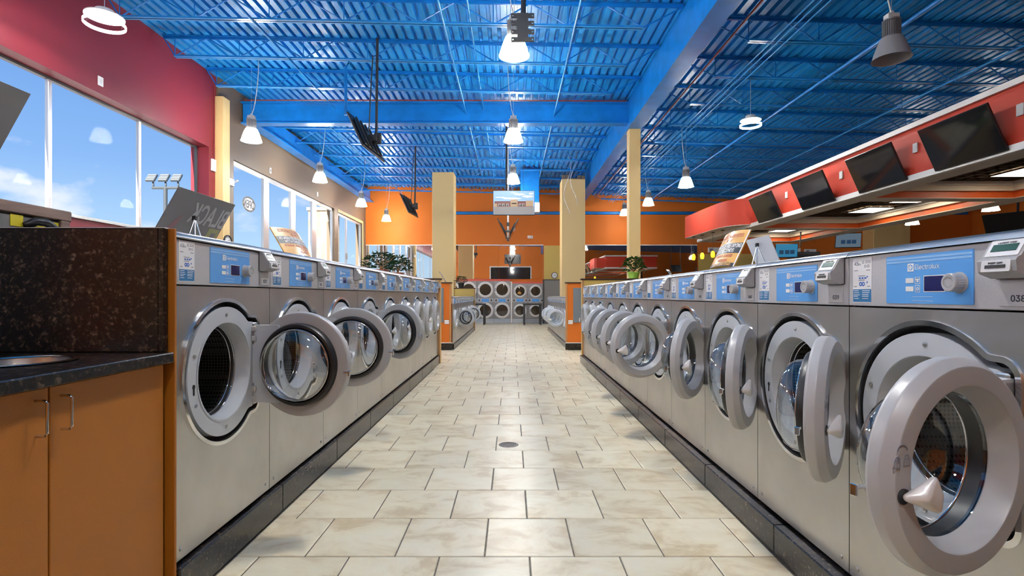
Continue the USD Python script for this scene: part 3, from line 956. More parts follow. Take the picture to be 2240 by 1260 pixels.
def small_washer(label, loc, rotz, theta, group):
    W, H, D, PB, PT, zc = KS
    w = W / 2 - .003
    t = thing('small_washing_machine', label, 'washing machine', loc, rotz, group)
    sheet = sbox(-w, 0, w, PB - .004).difference(circle(.27, 40, 0, zc))
    part('front_panel', A(front(extr(sheet, .02), .02), 30), 'steel', t)
    part('cabinet', A(man(to_man(box(-w, w, .05, D, 0, PT)) - to_man(front(extr(circle(.20, 24, 0, zc), .4), .42))), 30), 'black', t)
    part('top_cover', A(box(-w, w, -.012, D, PT, H, .015), 30), 'steel_top', t)
    cp = part('control_panel', A(box(-w, w, -.003, .05, PB, PT - .004, .003), 30), 'panel_grey', t)
    part('display_overlay', A(box(-w + .16, w - .2, -.006, -.003, PB + .01, PT - .015), False), 'panel_blue', cp)
    part('sticker', A(box(-w + .03, -w + .12, -.005, -.003, PB + .01, PT - .012), False), 'label_white', cp)
    part('dial', A(front(lathe([(.026, 0), (.026, .03), (.0005, .032)], 20), -.006, .10, PB + .06), 30), 'plastic_grey', cp)
    part('card_reader', A(box(w - .16, w - .05, -.08, 0, PB + .045, PT - .012, .02), 30), 'reader_grey', t)
    part('door_frame', A(front(extr(circle(.25, 40, 0, zc).difference(circle(.185, 40, 0, zc)), .045), .04), 30), 'frame_grey', t)
    part('drum', A(moved(RF([(.185, -.04), (.2, -.06), (.2, -.40), (.0005, -.40)], 32), (0, 0, zc)), 30), 'drum_steel', t)
    k = .225 / .284
    door = part('door', A(moved(RF([(r * k, h * k) for r, h in ring_prof], 40, True), (-.225, 0, 0)), 40), 'frame_grey', t, loc=(.225, 0, zc), rotz=theta)
    part('glass_bowl', A(moved(RF([(.152, .006), (.150, -.04), (.13, -.08), (.06, -.10), (.0005, -.104)], 32), (-.225, 0, 0)), True), 'bowl_glass', door)
    part('door_gasket', A(moved(RF([(.155, .0), (.155, -.026), (.176, -.024), (.176, .0)], 32, True), (-.225, 0, 0)), 40), 'rubber', door)
    part('door_handle', A(blob([(-.42, -.07, -.03, .014), (-.37, -.088, -.02, .018), (-.36, -.086, -.05, .016)]), True), 'handle_white', door)
    part('hinge_arm', A(cat_([box(-.03, .02, -.02, .015, z - .035, z + .035, .005) for z in (-.12, .12)]), 30), 'plastic_grey', door)
    return t


SP = (20.0 - 13.0) / 10
protos = {}
for side, x, rz, doors in (('left', -1.45, 90, [0, 72, 80, 0, 0, 80, 0, 0, 0, 0]), ('right', 1.375, -90, [0, 92, 100, 85, 100, 92, 0, 0, 0, 0])):
    for k, th in enumerate(doors):
        st = 'door shut' if th == 0 else 'round door standing open'
        lab_ = f'{ORD[k]} small washer from the orange partition in the far {side} row, {st}'
        loc = (x, 13.0 + (k + .5) * SP, .125)
        grp = f'small washers in the far {side} row'
        if th not in protos:
            protos[th] = small_washer(lab_, loc, rz, th, grp)
        else:
            copy_of(protos[th], lab_, 'washing machine', loc, rz, grp)

# ------------------------------------------------------------------ partitions at the row ends


def partition(label, x0, x1, y, z, mat_, edge_x, capover=.02, th=.10):
    t = thing('partition', label, 'partition', ((x0 + x1) / 2, y, 0))
    w = (x1 - x0) / 2
    part('partition_wall', box(-w, w, 0, th, 0.001, z, .003), mat_, t)
    part('cap', box(-w - capover, w + capover, -.02, th + .02, z, z + .03, .004), 'wood_dark', t, label='dark wooden cap')
    ex = edge_x - (x0 + x1) / 2
    part('corner_edge', box(ex - .02, ex + .02, -.012, -.002, 0.001, z, .003), 'wood_edge', t)
    return t


partition('tan partition closing the left washer row, dark wooden cap', -3.7, -1.385, LYE + .004, 1.62, 'tan_paint', -1.405)
partition('tan partition closing the right washer row, green potted plant on its cap', 1.372, 3.8, RYE + .004, 1.62, 'yellow_paint', 1.392)
t = partition('orange partition left of the far aisle with a blue grey pad', -3.7, -1.48, 12.85, 1.61, 'orange_paint', -1.50)
part('pad', box(-.85, .93, -.03, -.001, .66, 1.50, .006), 'pad_grey', t, label='blue grey pad')
part('outlet_plate', box(.95, 1.06, -.018, -.001, .62, .72, .003), 'label_white', t)
part('skirting', box(-1.1, 1.14, -.04, -.001, 0.001, .155, .004), 'granite', t)
part('skirting_strip', box(-1.1, 1.14, -.03, -.001, .155, .175, .002), 'white_paint', t)
t = partition('orange partition right of the far aisle with a blue grey pad', 1.31, 3.7, 12.85, 1.61, 'orange_paint', 1.33)
part('pad', box(-1.02, .95, -.03, -.001, .66, 1.50, .006), 'pad_grey', t, label='blue grey pad')
part('outlet_plate', box(-1.14, -1.03, -.018, -.001, .62, .72, .003), 'label_white', t)
part('skirting', box(-1.21, 1.1, -.04, -.001, 0.001, .155, .004), 'granite', t)
part('skirting_strip', box(-1.21, 1.1, -.03, -.001, .155, .175, .002), 'white_paint', t)
partition('low tan partition behind the far left washers, small dark plant on it', -3.2, -1.40, 20.05, 1.57, 'yellow_paint', -1.42)

# ------------------------------------------------------------------ sink counter in the left foreground
ct = thing('sink_cabinet', 'orange sink cabinet with two doors in the left foreground', 'cabinet', (-1.44, 1.1, 0))
part('cabinet_body', man(to_man(box(-1.0, -.022, -.45, 1.085, .08, 1.040)) - to_man(box(-.98, -.04, -.43, 1.065, .10, 1.2))), 'cabinet_side', ct)
part('toe_kick', box(-1.0, -.08, -.45, 1.085, .001, .08), 'black', ct)
for y0, y1, hy in ((-.45, .543, .50), (.549, 1.085, .59)):
    d = part('cabinet_door', box(-.022, 0, y0, y1, .085, 1.035, .002), 'cabinet_orange', ct)
    zs = (.893, 1.0)
    pts = [(0, hy, zs[0]), (.026, hy, zs[0]), (.034, hy, zs[0] + .008), (.034, hy, zs[1] - .008), (.026, hy, zs[1]), (0, hy, zs[1])]
    part('door_handle', A(tube(pts, .0045, 8), True), 'chrome', d, label='chrome bow handle')
wt = thing('granite_worktop', 'dark speckled granite worktop with a round sink cut-out', 'worktop', (-1.40, 1.1, 1.042))
top = to_man(box(-1.04, .0, -.5, 1.092, 0, .042, .004)) - to_man(trimesh.creation.cylinder(.165, .3, sections=48).apply_translation((-.36, .77, 0)))
part('worktop_slab', man(top), 'granite', wt)
sk = thing('sink_bowl', 'round steel sink bowl with a bright rim set in the granite worktop', 'sink', (-1.76, 1.87, 1.084))
part('basin', A(lathe([(.163, .0), (.155, -.03), (.12, -.13), (.06, -.155), (.0005, -.157)], 40), True), 'steel_top', sk)
part('basin_rim', A(lathe([(.158, .001), (.168, .0), (.180, .002), (.182, .004), (.176, .007), (.164, .006)], 48, True), 40), 'chrome', sk)
sp = thing('granite_backsplash', 'tall dark speckled granite backsplash beside the nearest left washer', 'backsplash', (-1.436, 2.185, 1.085))
part('backsplash_slab', box(-1.08, -.026, 0, .024, 0, .512, .003), 'granite', sp)
part('edge_slab', box(-.025, .0, -.002, .024, 0, .512, .003), 'granite', sp)
part('top_edge', box(-1.08, .0, -.003, .027, .512, .516, .001), 'aluminium', sp)
ep = part('end_panel', box(-2.5, -1.412, 2.2135, 2.228, 0.001, 1.60, .002), 'cabinet_orange')
custom(stage.GetPrimAtPath(ep), 'thin orange wooden end panel between granite backsplash and nearest left washer', 'panel')

# old machine behind the counter, and the boards standing on the washers
om = thing('old_machine', 'old grey machine back with yellow labels and a brown wooden top, far left', 'machine', (-2.55, 2.1, 0))
part('machine_casing', box(-.8, 0, -.8, .93, 0.001, 1.74, .01), 'old_metal', om)
part('wooden_top', box(-.82, .015, -.82, .95, 1.74, 1.80, .006), 'old_wood', om)
part('post', box(-.03, .02, .87, .93, 1.0, 1.74, .004), 'old_wood', om)
for y, z in ((.62, 1.705), (.76, 1.70), (.87, 1.695)):
    part('yellow_label', box(.0, .004, y - .035, y + .035, z - .03, z + .03), 'yellow_label', om)
part('hose', A(tube([(.01, .66, 1.68), (.04, .69, 1.71), (.05, .74, 1.71), (.05, .80, 1.68), (.02, .83, 1.60)], .022, 8), True), 'rubber', om)


def board(name, label, cat, corner_lo, corner_hi, y0, y1, mat_, bow=0.0, n=12):
    """a board whose lower edge runs along y at (x, z) = corner_lo and upper edge at corner_hi, bowed outwards"""
    t = thing(name, label, cat)
    (xl, zl), (xh, zh) = corner_lo, corner_hi
    L = math.hypot(xh - xl, zh - zl)
    ux, uz = (xh - xl) / L, (zh - zl) / L
    nx, nz = uz, -ux                           # normal toward +x

    def at(s, h, o):
        """s in 0..1 along y, h in 0..1 upward, o offset along the normal"""
        b = bow * (1 - (2 * s - 1) ** 2) + o
        return (xl + (xh - xl) * h + nx * b, y0 + (y1 - y0) * s, zl + (zh - zl) * h + nz * b)

    def patch(s0, s1, h0, h1, o0, o1, k=n):
        ss = np.linspace(s0, s1, k + 1)
        v, f = [], []
        for s in ss:
            v += [at(s, h0, o0), at(s, h1, o0), at(s, h0, o1), at(s, h1, o1)]
        for i in range(k):
            a = 4 * i
            f += [(a, a + 1, a + 5, a + 4), (a + 2, a + 6, a + 7, a + 3), (a, a + 4, a + 6, a + 2), (a + 1, a + 3, a + 7, a + 5)]
        e = 4 * k
        f += [(0, 2, 3, 1), (e, e + 1, e + 3, e + 2)]
        m = trimesh.Trimesh(np.array(v), np.vstack([np.array(f)[:, [0, 1, 2]], np.array(f)[:, [0, 2, 3]]]), process=False)
        m.fix_normals()
        return m

    def print_(mesh, s0, s1, h0, h1, o):
        """a flat drawing (x right, y up) mapped into a rectangle of the board"""
        m = mesh.copy()
        lo, hi = m.bounds
        m = m.subdivide_to_size((hi[0] - lo[0]) / 14) if bow else m
        v = m.vertices
        out = [at(s0 + (s1 - s0) * (a - lo[0]) / (hi[0] - lo[0]), h0 + (h1 - h0) * (b - lo[1]) / (hi[1] - lo[1]), o + (.0008 if c > (lo[2] + hi[2]) / 2 else 0) * (1 if o > 0 else -1)) for a, b, c in v]
        q = trimesh.Trimesh(np.array(out), m.faces, process=False)
        return q
    part('board', A(patch(0, 1, 0, 1, -.003, .003), 30), mat_, t)
    return t, patch, print_, at


def easel(t, apex, feet, mat_='screw_metal'):
    for f in feet:
        part('easel_leg', A(tube([apex, f], .005, 6), 30), mat_, t)
    part('easel_head', A(box(apex[0] - .012, apex[0] + .012, apex[1] - .014, apex[1] + .014, apex[2] - .016, apex[2] + .016, .004), 30), 'black', t)


TL, TR_ = 1.60, 1.508
# gold price sign on the left washers (faces +x, reads along +y)
t, patch, prn, at = board('price_sign', 'curved gold price sign with a black band standing on the left washers', 'sign', (-1.60, TL + .002), (-1.715, 1.802), 3.74, 4.26, 'sign_gold', .035)
part('black_band', A(patch(0, 1, .42, .68, .0032, .0042), 30), 'sign_black', t)
for s, a, b, h0, h1, m_ in (('EXTRA LARGE', .12, .88, .84, .95, 'sign_red'), ('$2.49', .42, .62, .71, .82, 'sign_red'), ('20 MINUTES OF FREE DRYING', .05, .97, .56, .66, 'sign_white'), ('WITH THESE WASHERS', .14, .97, .44, .54, 'sign_white'),
                           ('FREE DRYING', .10, .80, .31, .39, 'sign_red'), ('62 LBS', .50, .78, .20, .28, 'sign_red'), ('WASHERS', .42, .86, .08, .16, 'sign_red')):
    part('lettering', A(prn(text(s, .1, .01), a, b, h0, h1, .0045), False), m_, t)
# gold price sign on the right washers (faces -x, reads along -y)
t, patch, prn, at = board('price_sign', 'curved gold price sign with two black bands standing on the right washers', 'sign', (1.47, TR_ + .002), (1.585, 1.755), 3.93, 3.50, 'sign_gold', -.03)
part('black_band', A(patch(0, 1, .36, .64, -.0042, -.0032), 30), 'sign_black', t)
part('black_band', A(patch(0, 1, .0, .09, -.0042, -.0032), 30), 'sign_black', t)
for s, a, b, h0, h1, m_ in (('45 LBS WASHERS', .12, .90, .80, .90, 'sign_red'), ('$2.49', .42, .64, .68, .78, 'sign_red'), ('MINUTES OF FREE DRYING', .10, .96, .51, .62, 'sign_white'), ('PER 40 SECONDS', .12, .82, .38, .49, 'sign_white'),
                           ('WITH THESE', .28, .84, .25, .33, 'sign_red'), ('WASHERS', .42, .76, .12, .20, 'sign_red'), ('FREE DRYING', .34, .90, .015, .075, 'sign_gold')):
    part('lettering', A(prn(text(s, .1, .01), a, b, h0, h1, -.0045), False), m_, t)
part('white_edge', A(patch(.975, 1.0, .0, 1, -.0046, -.0033, 2), 30), 'sign_white', t)
# white board on an easel, back side toward the camera
t, patch, prn, at = board('easel_board', 'blank white easel board standing beside the gold sign on the right washers', 'board', (2.12, TR_ + .002), (2.0, 1.79), 4.52, 4.12, 'board_white')
easel(t, (2.0, 4.317, 1.73), [(1.92, 4.255, TR_ + .006), (1.94, 4.19, TR_ + .006), (1.95, 4.02, TR_ + .006)])
# grey board with show-through print
t, patch, prn, at = board('easel_board', 'grey see-through easel board with reversed white lettering behind the nearest left washer', 'board', (-2.20, TL + .002), (-1.99, 1.97), 3.16, 3.80, 'board_grey')
tx = ctext('BLACK', .1, .01)
tx.apply_scale([-1, 1, 1])
tx.invert()
part('lettering', A(prn(tx, .36, .99, .52, .86, .0034), False), 'board_grey_pale', t)
tri = extr(Polygon([(0, 0), (.22, 0), (.34, .8), (.2, .62)]), .01)
part('print_wedge', A(prn(tri, .04, .26, .02, .62, .0034), False), 'board_pink', t)
lj = extr(unary_union([sbox(0, 0, .3, 1), sbox(.3, .8, .8, 1), sbox(.65, .3, .8, 1)]), .01)
part('print_block', A(prn(lj, .78, .98, .12, .50, .0034), False), 'board_yellow', t)
easel(t, (-2.04, 3.40, 1.815), [(-1.98, 3.19, TL + .006), (-1.97, 3.28, TL + .006), (-1.95, 3.36, TL + .006)])
t, patch, prn, at = board('easel_board', 'plain grey board seen from behind at the left edge, on the old machine', 'board', (-2.75, 1.802), (-2.45, 2.345), 1.9, 2.69, 'board_grey')

# ------------------------------------------------------------------ canopy with screens on the right
CX = 5.95
zt0, zt1, zr1, zw1 = 3.016, 3.105, 3.79, 3.865
from scipy.interpolate import PchipInterpolator
cp_ = np.array([(0, 13.10), (.25, 13.22), (.47, 13.5), (.56, 14.0), (.59, 14.8), (.61, 15.8), (.62, 16.3)])
tt = np.linspace(0, 1, 40) ** 1.5 * 3.2 + 13.10
curve = [(CX - float(q), float(y)) for q, y in zip(PchipInterpolator(cp_[:, 1], cp_[:, 0])(tt), tt)]
main = Polygon([(CX, 2.6), (CX, 16.9), (9.2, 16.9), (9.2, 2.6)])
bump_ = Polygon(curve + [(CX - .5, 16.45), (CX + .3, 16.5), (CX + .3, 13.1)])
cn = thing('canopy', 'long red ceiling canopy with white trim and dark coffers over the right side', 'canopy', (0, 0, 0))
inner = sbox(CX + .10, 2.7, 9.1, 16.8)


def band(poly, z0, z1, th=.06):
    m = extr(poly.difference(poly.buffer(-th)), z1 - z0)
    m.apply_translation((0, 0, z0))
    return m


part('fascia', band(main, zt1, zr1), 'canopy_red', cn)
part('bottom_trim', band(main.buffer(.03, join_style=2), zt0, zt1, .09), 'white_paint', cn)
part('top_trim', band(main.buffer(.05, join_style=2), zr1, zw1, .12), 'white_paint', cn)
rb = part('round_end', A(moved(extr(bump_, zr1 - zt1 - .04), (0, 0, zt1 - .02)), 20), 'canopy_red', cn)
part('round_end_soffit', A(moved(extr(bump_.buffer(-.004), .012), (0, 0, zt1 - .032)), False), 'cream_paint', cn)
cof = [(5.2, 9.24), (9.55, 13.38), (13.7, 16.6)]
und = main
for a, b in cof:
    und = und.difference(sbox(CX + .35, a, 8.76, b))
part('soffit', moved(extr(und, .012), (0, 0, zt0 - .004)), 'cream_paint', cn)
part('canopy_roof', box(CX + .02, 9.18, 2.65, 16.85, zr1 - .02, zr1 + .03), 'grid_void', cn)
for a, b in cof:
    r_ = sbox(CX + .35, a, 8.76, b)
    part('coffer_band', band(r_.buffer(.05, join_style=2), zt0 + .008, 3.135, .05), 'canopy_orange', cn)
    part('coffer_crown', band(r_.buffer(.05, join_style=2), 3.135, 3.24, .12), 'cream_paint', cn)
    part('coffer_crown', band(r_.buffer(.05, join_style=2), 3.225, 3.29, .17), 'white_paint', cn)
    bars_ = []
    x = CX + .4
    while x < 8.75:
        bars_.append(box(x, x + .018, a, b, 3.29, 3.34))
        x += .203
    y = a
    while y < b:
        bars_.append(box(CX + .35, 8.76, y, y + .018, 3.29, 3.34))
        y += .203
    part('coffer_grid', A(cat_(bars_), False), 'grid_brown', cn, kind='stuff')
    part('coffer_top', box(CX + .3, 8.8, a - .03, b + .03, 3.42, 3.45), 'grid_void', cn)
for k, (x, y) in enumerate(((8.12, 8.3), (8.2, 10.75), (8.2, 12.1), (8.15, 15.9), (7.0, 6.6))):
    t = thing('panel_light', f'{["lit square", "lit square", "lit square", "lit square", "lit square"][k]} ceiling panel in the canopy grid, {ORD[[1, 2, 3, 4, 0][k]]} from the camera', 'ceiling light', (x, y, 3.262), group='panel lights in the canopy')
    part('diffuser', box(-.29, .29, -.36, .36, 0, .012), 'panel_lit', t)
    part('light_frame', cat_([box(-.31, .31, -.38, -.36, -.002, .02), box(-.31, .31, .36, .38, -.002, .02), box(-.31, -.29, -.36, .36, -.002, .02), box(.29, .31, -.36, .36, -.002, .02)]), 'grid_brown', t)


def screen_unit(label, loc, rotz, w, h, tilt, content=None, group=None, arm=True, cat='television'):
    """a flat television: local -y is its face, its lower edge turned about x by tilt degrees (top leans to the viewer)"""
    t = thing('television', label, cat, loc, rotz, group)
    R = lambda m: moved(m, rx=tilt)
    part('television_back', A(R(cat_([box(-w / 2, w / 2, -.012, .022, -h / 2, h / 2, .006), box(-w / 2 + .1, w / 2 - .1, .022, .05, -h / 2 + .06, h / 2 - .14, .012)])), 30), 'screen_bezel', t)
    part('screen', A(R(box(-w / 2 + .012, w / 2 - .012, -.0135, -.0118, -h / 2 + .022, h / 2 - .012)), False), 'screen_dark' if content is None else content[0], t)
    if content:
        for nm, m, mt in content[1]:
            part(nm, A(R(m), False), mt, t)
    if arm:
        part('wall_arm', A(R(box(-.12, .12, .05, .075, -.12, .12, .004)), 30), 'dark_metal', t)
    return t


tvs = [(6.97 * S, 'nearest'), (8.61 * S, 'second'), (10.40 * S, 'third'), (12.34 * S, 'farthest')]
for y, nm in tvs:
    t = screen_unit(f'{nm} of the four dark screens tilted on the red canopy fascia', (5.78, y, 3.33), -90, 1.08, .62, 24, None, 'screens on the red canopy')
    part('arm_tube', A(tube([(0, .02, .0), (0, .168, .02)], .025, 8), 30), 'dark_metal', t)
    o = part('wall_socket', box(CX - .022, CX, y - .70, y - .61, 3.42, 3.56, .004), 'lamp_white')
    custom(stage.GetPrimAtPath(o), f'small white socket box beside the {nm} canopy screen', 'socket', 'sockets on the canopy')

for k, (x, y) in enumerate(((5.44, 15.85), (5.52, 15.35), (5.60, 14.75), (5.68, 14.25))):
    lab_ = f'{["leftmost", "second", "third", "rightmost, half hidden"][k]} yellow glass pendant lamp under the rounded canopy end'
    t = thing('pendant_lamp', lab_, 'lamp', (x, y, zt1 - .032), group='yellow pendant lamps')
    part('cord', A(tube([(0, 0, 0), (0, 0, -.5)], .004, 5), 30), 'dark_metal', t)
    part('ceiling_rose', A(lathe([(.0005, 0), (.055, 0), (.05, -.015), (.0005, -.018)], 16), 30), 'dark_metal', t)
    part('cap', A(lathe([(.0005, -.48), (.018, -.48), (.022, -.52), (.0005, -.521)], 12), 30), 'dark_metal', t)
    part('glass_shade', A(lathe([(.022, -.515), (.045, -.54), (.058, -.60), (.052, -.67), (.036, -.70), (.0005, -.702)], 18), True), 'pendant_lit', t)

# ------------------------------------------------------------------ hanging lamps
SHADE = A(lathe([(.095, .27), (.12, .262), (.152, .19), (.185, .09), (.205, .02), (.216, .0), (.210, .0), (.198, .02), (.178, .09), (.145, .19), (.11, .255), (.095, .262)], 36, True), 40)
DISC = A(lathe([(.0005, .245), (.098, .245), (.1, .252), (.0005, .254)], 24), 30)
fins = []
for k in range(28):
    a = 360 / 28 * k
    fins.append(moved(box(.06, .1, -.003, .003, .275, .47), rz=a))
HOUSING = A(cat_([lathe([(.0005, .262), (.1, .262), (.1, .28), (.08, .285), (.08, .465), (.1, .47), (.1, .485), (.0005, .485)], 24)] + fins), 30)
GEAR = A(cat_([box(-.07, .07, -.05, .05, .487, .56, .006), box(-.02, .02, -.02, .02, .56, .60, .004)]), 30)


def lamp(label, x, y, z, top, lit=True, hang_dx=-.12, group='bell-shaped hall lamps', reuse=[None, None]):
    t = thing('hanging_lamp', label, 'lamp', (x, y, z), group=group)
    far = x > 4
    part('shade', SHADE, ('shade_dim' if far else 'shade_lit') if lit else 'shade_off', t, label='frosted bell shade')
    part('light_disc', DISC, ('disc_dim' if far else 'disc_lit') if lit else 'lamp_housing', t)
    part('housing', HOUSING, 'lamp_housing', t, label='finned grey housing')
    part('gear_box', GEAR, 'lamp_white', t)
    h = top - z + .425
    part('chain', A(tube([(0, 0, .60), (0, 0, h)], .004, 5), 30), 'aluminium', t)
    zs_ = np.linspace(0, 1, 9)
    pts = [(hang_dx * math.sin(u * math.pi * .5) ** .7, 0, .56 + (h - .56) * u) for u in zs_]
    part('flex_cable', A(tube(pts, .009, 6), True), 'lamp_white', t)
    return t


LB = 4.69
cy = [7.45, 11.6, 15.9, 20.2]
for k, y in enumerate(cy):
    lamp(f'{ORD[k]} lit bell lamp from the camera, hanging over the aisle', .03, y, LB, joist_l(0))
for k, y in enumerate((11.57, 15.7, 20.0, 24.0)):
    lamp(f'{["nearest", "second", "third", "farthest"][k]} lit bell lamp in the row along the left windows', -5.7, y, LB, joist_l(-5.7), hang_dx=.16)
lamp('unlit frosted bell lamp hanging top right', 4.70, 6.55, 4.24, joist_r(4.7), False)
for k, (x, y, z) in enumerate(((4.9, 14.9, 4.42), (5.05, 19.6, 4.70), (5.1, 24.0, 5.0))):
    lamp(f'{["nearest", "middle", "farthest"][k]} lit bell lamp between slim column and canopy', x, y, z - .05, joist_r(x))
for k, (x, y) in enumerate(((14.3, 15.8), (14.3, 18.9), (14.3, 8.5), (14.3, 8.5))[:3]):
    if k < 2:
        lamp(f'{["right", "left"][k]} of the two lit bell lamps seen beneath the canopy', x, y, EYE + .178 * x - .02, joist_r(x))
    else:
        lamp(f'lit bell lamp out of view on the far right, {["beyond the canopy", "near the front wall"][k - 2]}', x, y, 4.2, joist_r(x))
for k, (x, y) in enumerate(((.03, 3.2), (.03, -1.0), (-5.7, 3.2), (-5.7, -1.0))):
    lamp(f'lit bell lamp out of view above the camera, {["over the aisle ahead", "over the aisle behind", "by the left windows ahead", "by the left windows behind", "right of the beam"][k]}', x, y, LB if x < 4 else 4.3, (joist_l if x < 4 else joist_r)(x))


def ufo(label, x, y, z, top, r=.25):
    t = thing('disc_lamp', label, 'lamp', (x, y, z), group='flat disc lamps')
    part('rim_ring', A(lathe([(r - .008, -.012), (r, -.006), (r, .03), (r - .01, .035), (r - .012, .0)], 40, True), 40), 'shade_lit', t, label='glowing outer ring')
    part('clear_skirt', A(lathe([(r - .01, .0), (r - .03, .05), (r * .72, .10)], 40), True), 'window_glass', t)
    part('led_plate', A(lathe([(.0005, .095), (r * .70, .095), (r * .72, .105), (.0005, .107)], 36), 30), 'ufo_glass', t)
    part('heat_sink', A(lathe([(.0005, .11), (r * .95, .11), (r * .95, .125), (r * .5, .15), (r * .45, .21), (.0005, .215)], 36), 30), 'lamp_white', t)
    part('chain', A(tube([(0, 0, .2), (0, 0, top - z + .425)], .006, 5), 30), 'aluminium', t)


ufo('round disc lamp glowing beside the red wall, top left', -5.7, 7.40, EYE + 3.78, joist_l(-5.7))
ufo('round disc lamp glowing under the dark blue roof, right of the slim column', 4.85, 10.75, EYE + 3.44, joist_r(4.85), .21)

# ------------------------------------------------------------------ hanging televisions over the aisle
for k, (x, y, z, L, h) in enumerate(((-2.9, 10.55, 4.45, 1.25, .72), (-3.50, 18.0, 4.36, 1.2, .70))):
    t = screen_unit(f'{["nearer", "farther"][k]} television hung from the roof seen edge-on, left of the aisle', (x, y, z), -95, L, h, 25, None, 'televisions hung left of the aisle', arm=True)
    # the pole rises behind it
    part('pole', A(tube([(.0, .20, .02), (.0, .22, deck_l(x) - z)], .028, 8), 30), 'dark_metal', t)
    part('tilt_bracket', A(cat_([box(-.09, .09, .05, .24, -.08, .05, .01), box(-.03, .03, .16, .30, -.12, .10, .01)]), 30), 'dark_metal', t)
    part('cable', A(tube([(.2, .12, .1), (.25, .16, .45), (.22, .16, .8), (.2, .2, joist_l(x) - z)], .012, 6), True), 'dark_metal', t)
    for q in (-.35, -.12, .12, .35):
        part('mount_rail', A(moved(box(q - .018, q + .018, .05, .075, -h / 2 + .04, h / 2 - .04, .004), rx=25), 30), 'dark_metal', t)
px = part('ceiling_pole', A(tube([(-3.3, 10.5, 4.9), (-3.3, 10.5, 5.85), (-3.22, 10.5, 5.97)], .03, 8), True), 'blue_paint')
custom(stage.GetPrimAtPath(px), 'bent blue drop pipe beside the nearer hung television', 'pipe')

w, h = 1.12, .66
sc = []
fr_ = lambda x0, x1, z0, z1, d=.0005: box(x0, x1, -.0145 - d, -.0134, z0, z1)
ell = lambda a, l, z, t_: front(extr(Polygon([(a + l / 2 + l / 2 * math.cos(q) * (1 + .12 * math.sin(5 * q)), z + t_ / 2 + t_ / 2 * math.sin(q) * (1 + .25 * math.sin(7 * q + a))) for q in np.linspace(0, 6.28, 28)[:-1]]), .001), -.0136)
sc.append(('screen_cloud', cat_([ell(a, l, z, t_) for a, l, z, t_ in ((-.50, .30, .13, .03), (-.30, .5, .09, .05), (.0, .30, .20, .05), (.22, .30, .14, .06), (-.1, .2, .25, .02), (.40, .12, .22, .05))]), 'tv_cloud'))
sc.append(('screen_lot', fr_(-.54, .54, -.305, -.10), 'tv_lot'))
sc.append(('screen_building', cat_([fr_(-.52, .52, -.10, .045, .0006)]), 'tv_brown'))
sc.append(('screen_building', cat_([fr_(-.54, -.45, -.10, -.02, .0008), fr_(.32, .52, -.09, .06, .0008), fr_(-.09, .10, -.10, .09, .0008)]), 'tv_tan'))
sc.append(('screen_windows', cat_([fr_(a, a + .07, -.085, -.02, .0012) for a in (-.42, -.32, -.21, .13, .22)]), 'tv_pale'))
sc.append(('screen_windows', cat_([fr_(a, a + .03, -.085, -.04, .0016) for a in (-.40, -.36, -.30, -.25, -.19, .15, .19, .25)] + [fr_(-.06, .07, -.03, .0, .0016)]), 'tv_dark'))
t = screen_unit('lit television hung over the aisle, showing a shopping strip under a blue sky', (.05, 14.2, 3.80), 0, w, h, 5, ('tv_sky', sc), arm=True)
part('pole', A(tube([(-.2, .10, 0), (-.2, .14, deck_l(0) - 3.8)], .025, 8), 30), 'dark_metal', t)
part('wire', A(tube([(.25, .10, .3), (.25, .14, joist_l(0) - 3.8)], .004, 5), 30), 'dark_metal', t)
for k, (dx, tl, rz) in enumerate(((-.20, 26, -90), (.20, 26, 90))):
    t = screen_unit(f'{["left", "right"][k]} one of two televisions hung back to back in a V below the lit screen', (-.13 + dx, 17.4, 3.50), rz, 1.0, .62, tl, None, 'televisions hung in a V', arm=True)
pl = thing('screen_pole', 'pale pole holding the V pair of televisions under the lit screen', 'pole', (-.13, 17.4, 3.1))
part('pole', A(tube([(0, 0, .1), (0, 0, joist_l(0) - 2.675)], .03, 8), 30), 'aluminium', pl)
part('clamp', A(cat_([box(-.13, .13, -.05, .05, .3, .36, .01), box(-.05, .05, -.06, .06, .50, .62, .01), box(-.04, .04, -.06, .06, .0, .12, .01)]), 30), 'dark_metal', pl)
mb = thing('screen_mount', 'empty black screen bracket on a ceiling pole in front of the first aisle lamp', 'bracket', (.125, 6.2, 4.46))
pl_ = sbox(-.065, -.165, .065, .165)
for z in (-.145, -.055, .045, .135):
    pl_ = pl_.union(sbox(-.135, z - .027, .135, z + .027))
for sx in (-1, 1):
    for z in (-.145, -.055, .045, .135):
        pl_ = pl_.difference(Point(sx * .115, z).buffer(.009))
part('bracket_plate', A(front(extr(pl_, .012), 0), 30), 'dark_metal', mb)
part('pole', A(tube([(0.01, .03, -.02), (0.01, .03, 1.92)], .03, 10), 30), 'dark_metal', mb)

# ------------------------------------------------------------------ dryers and back-wall things


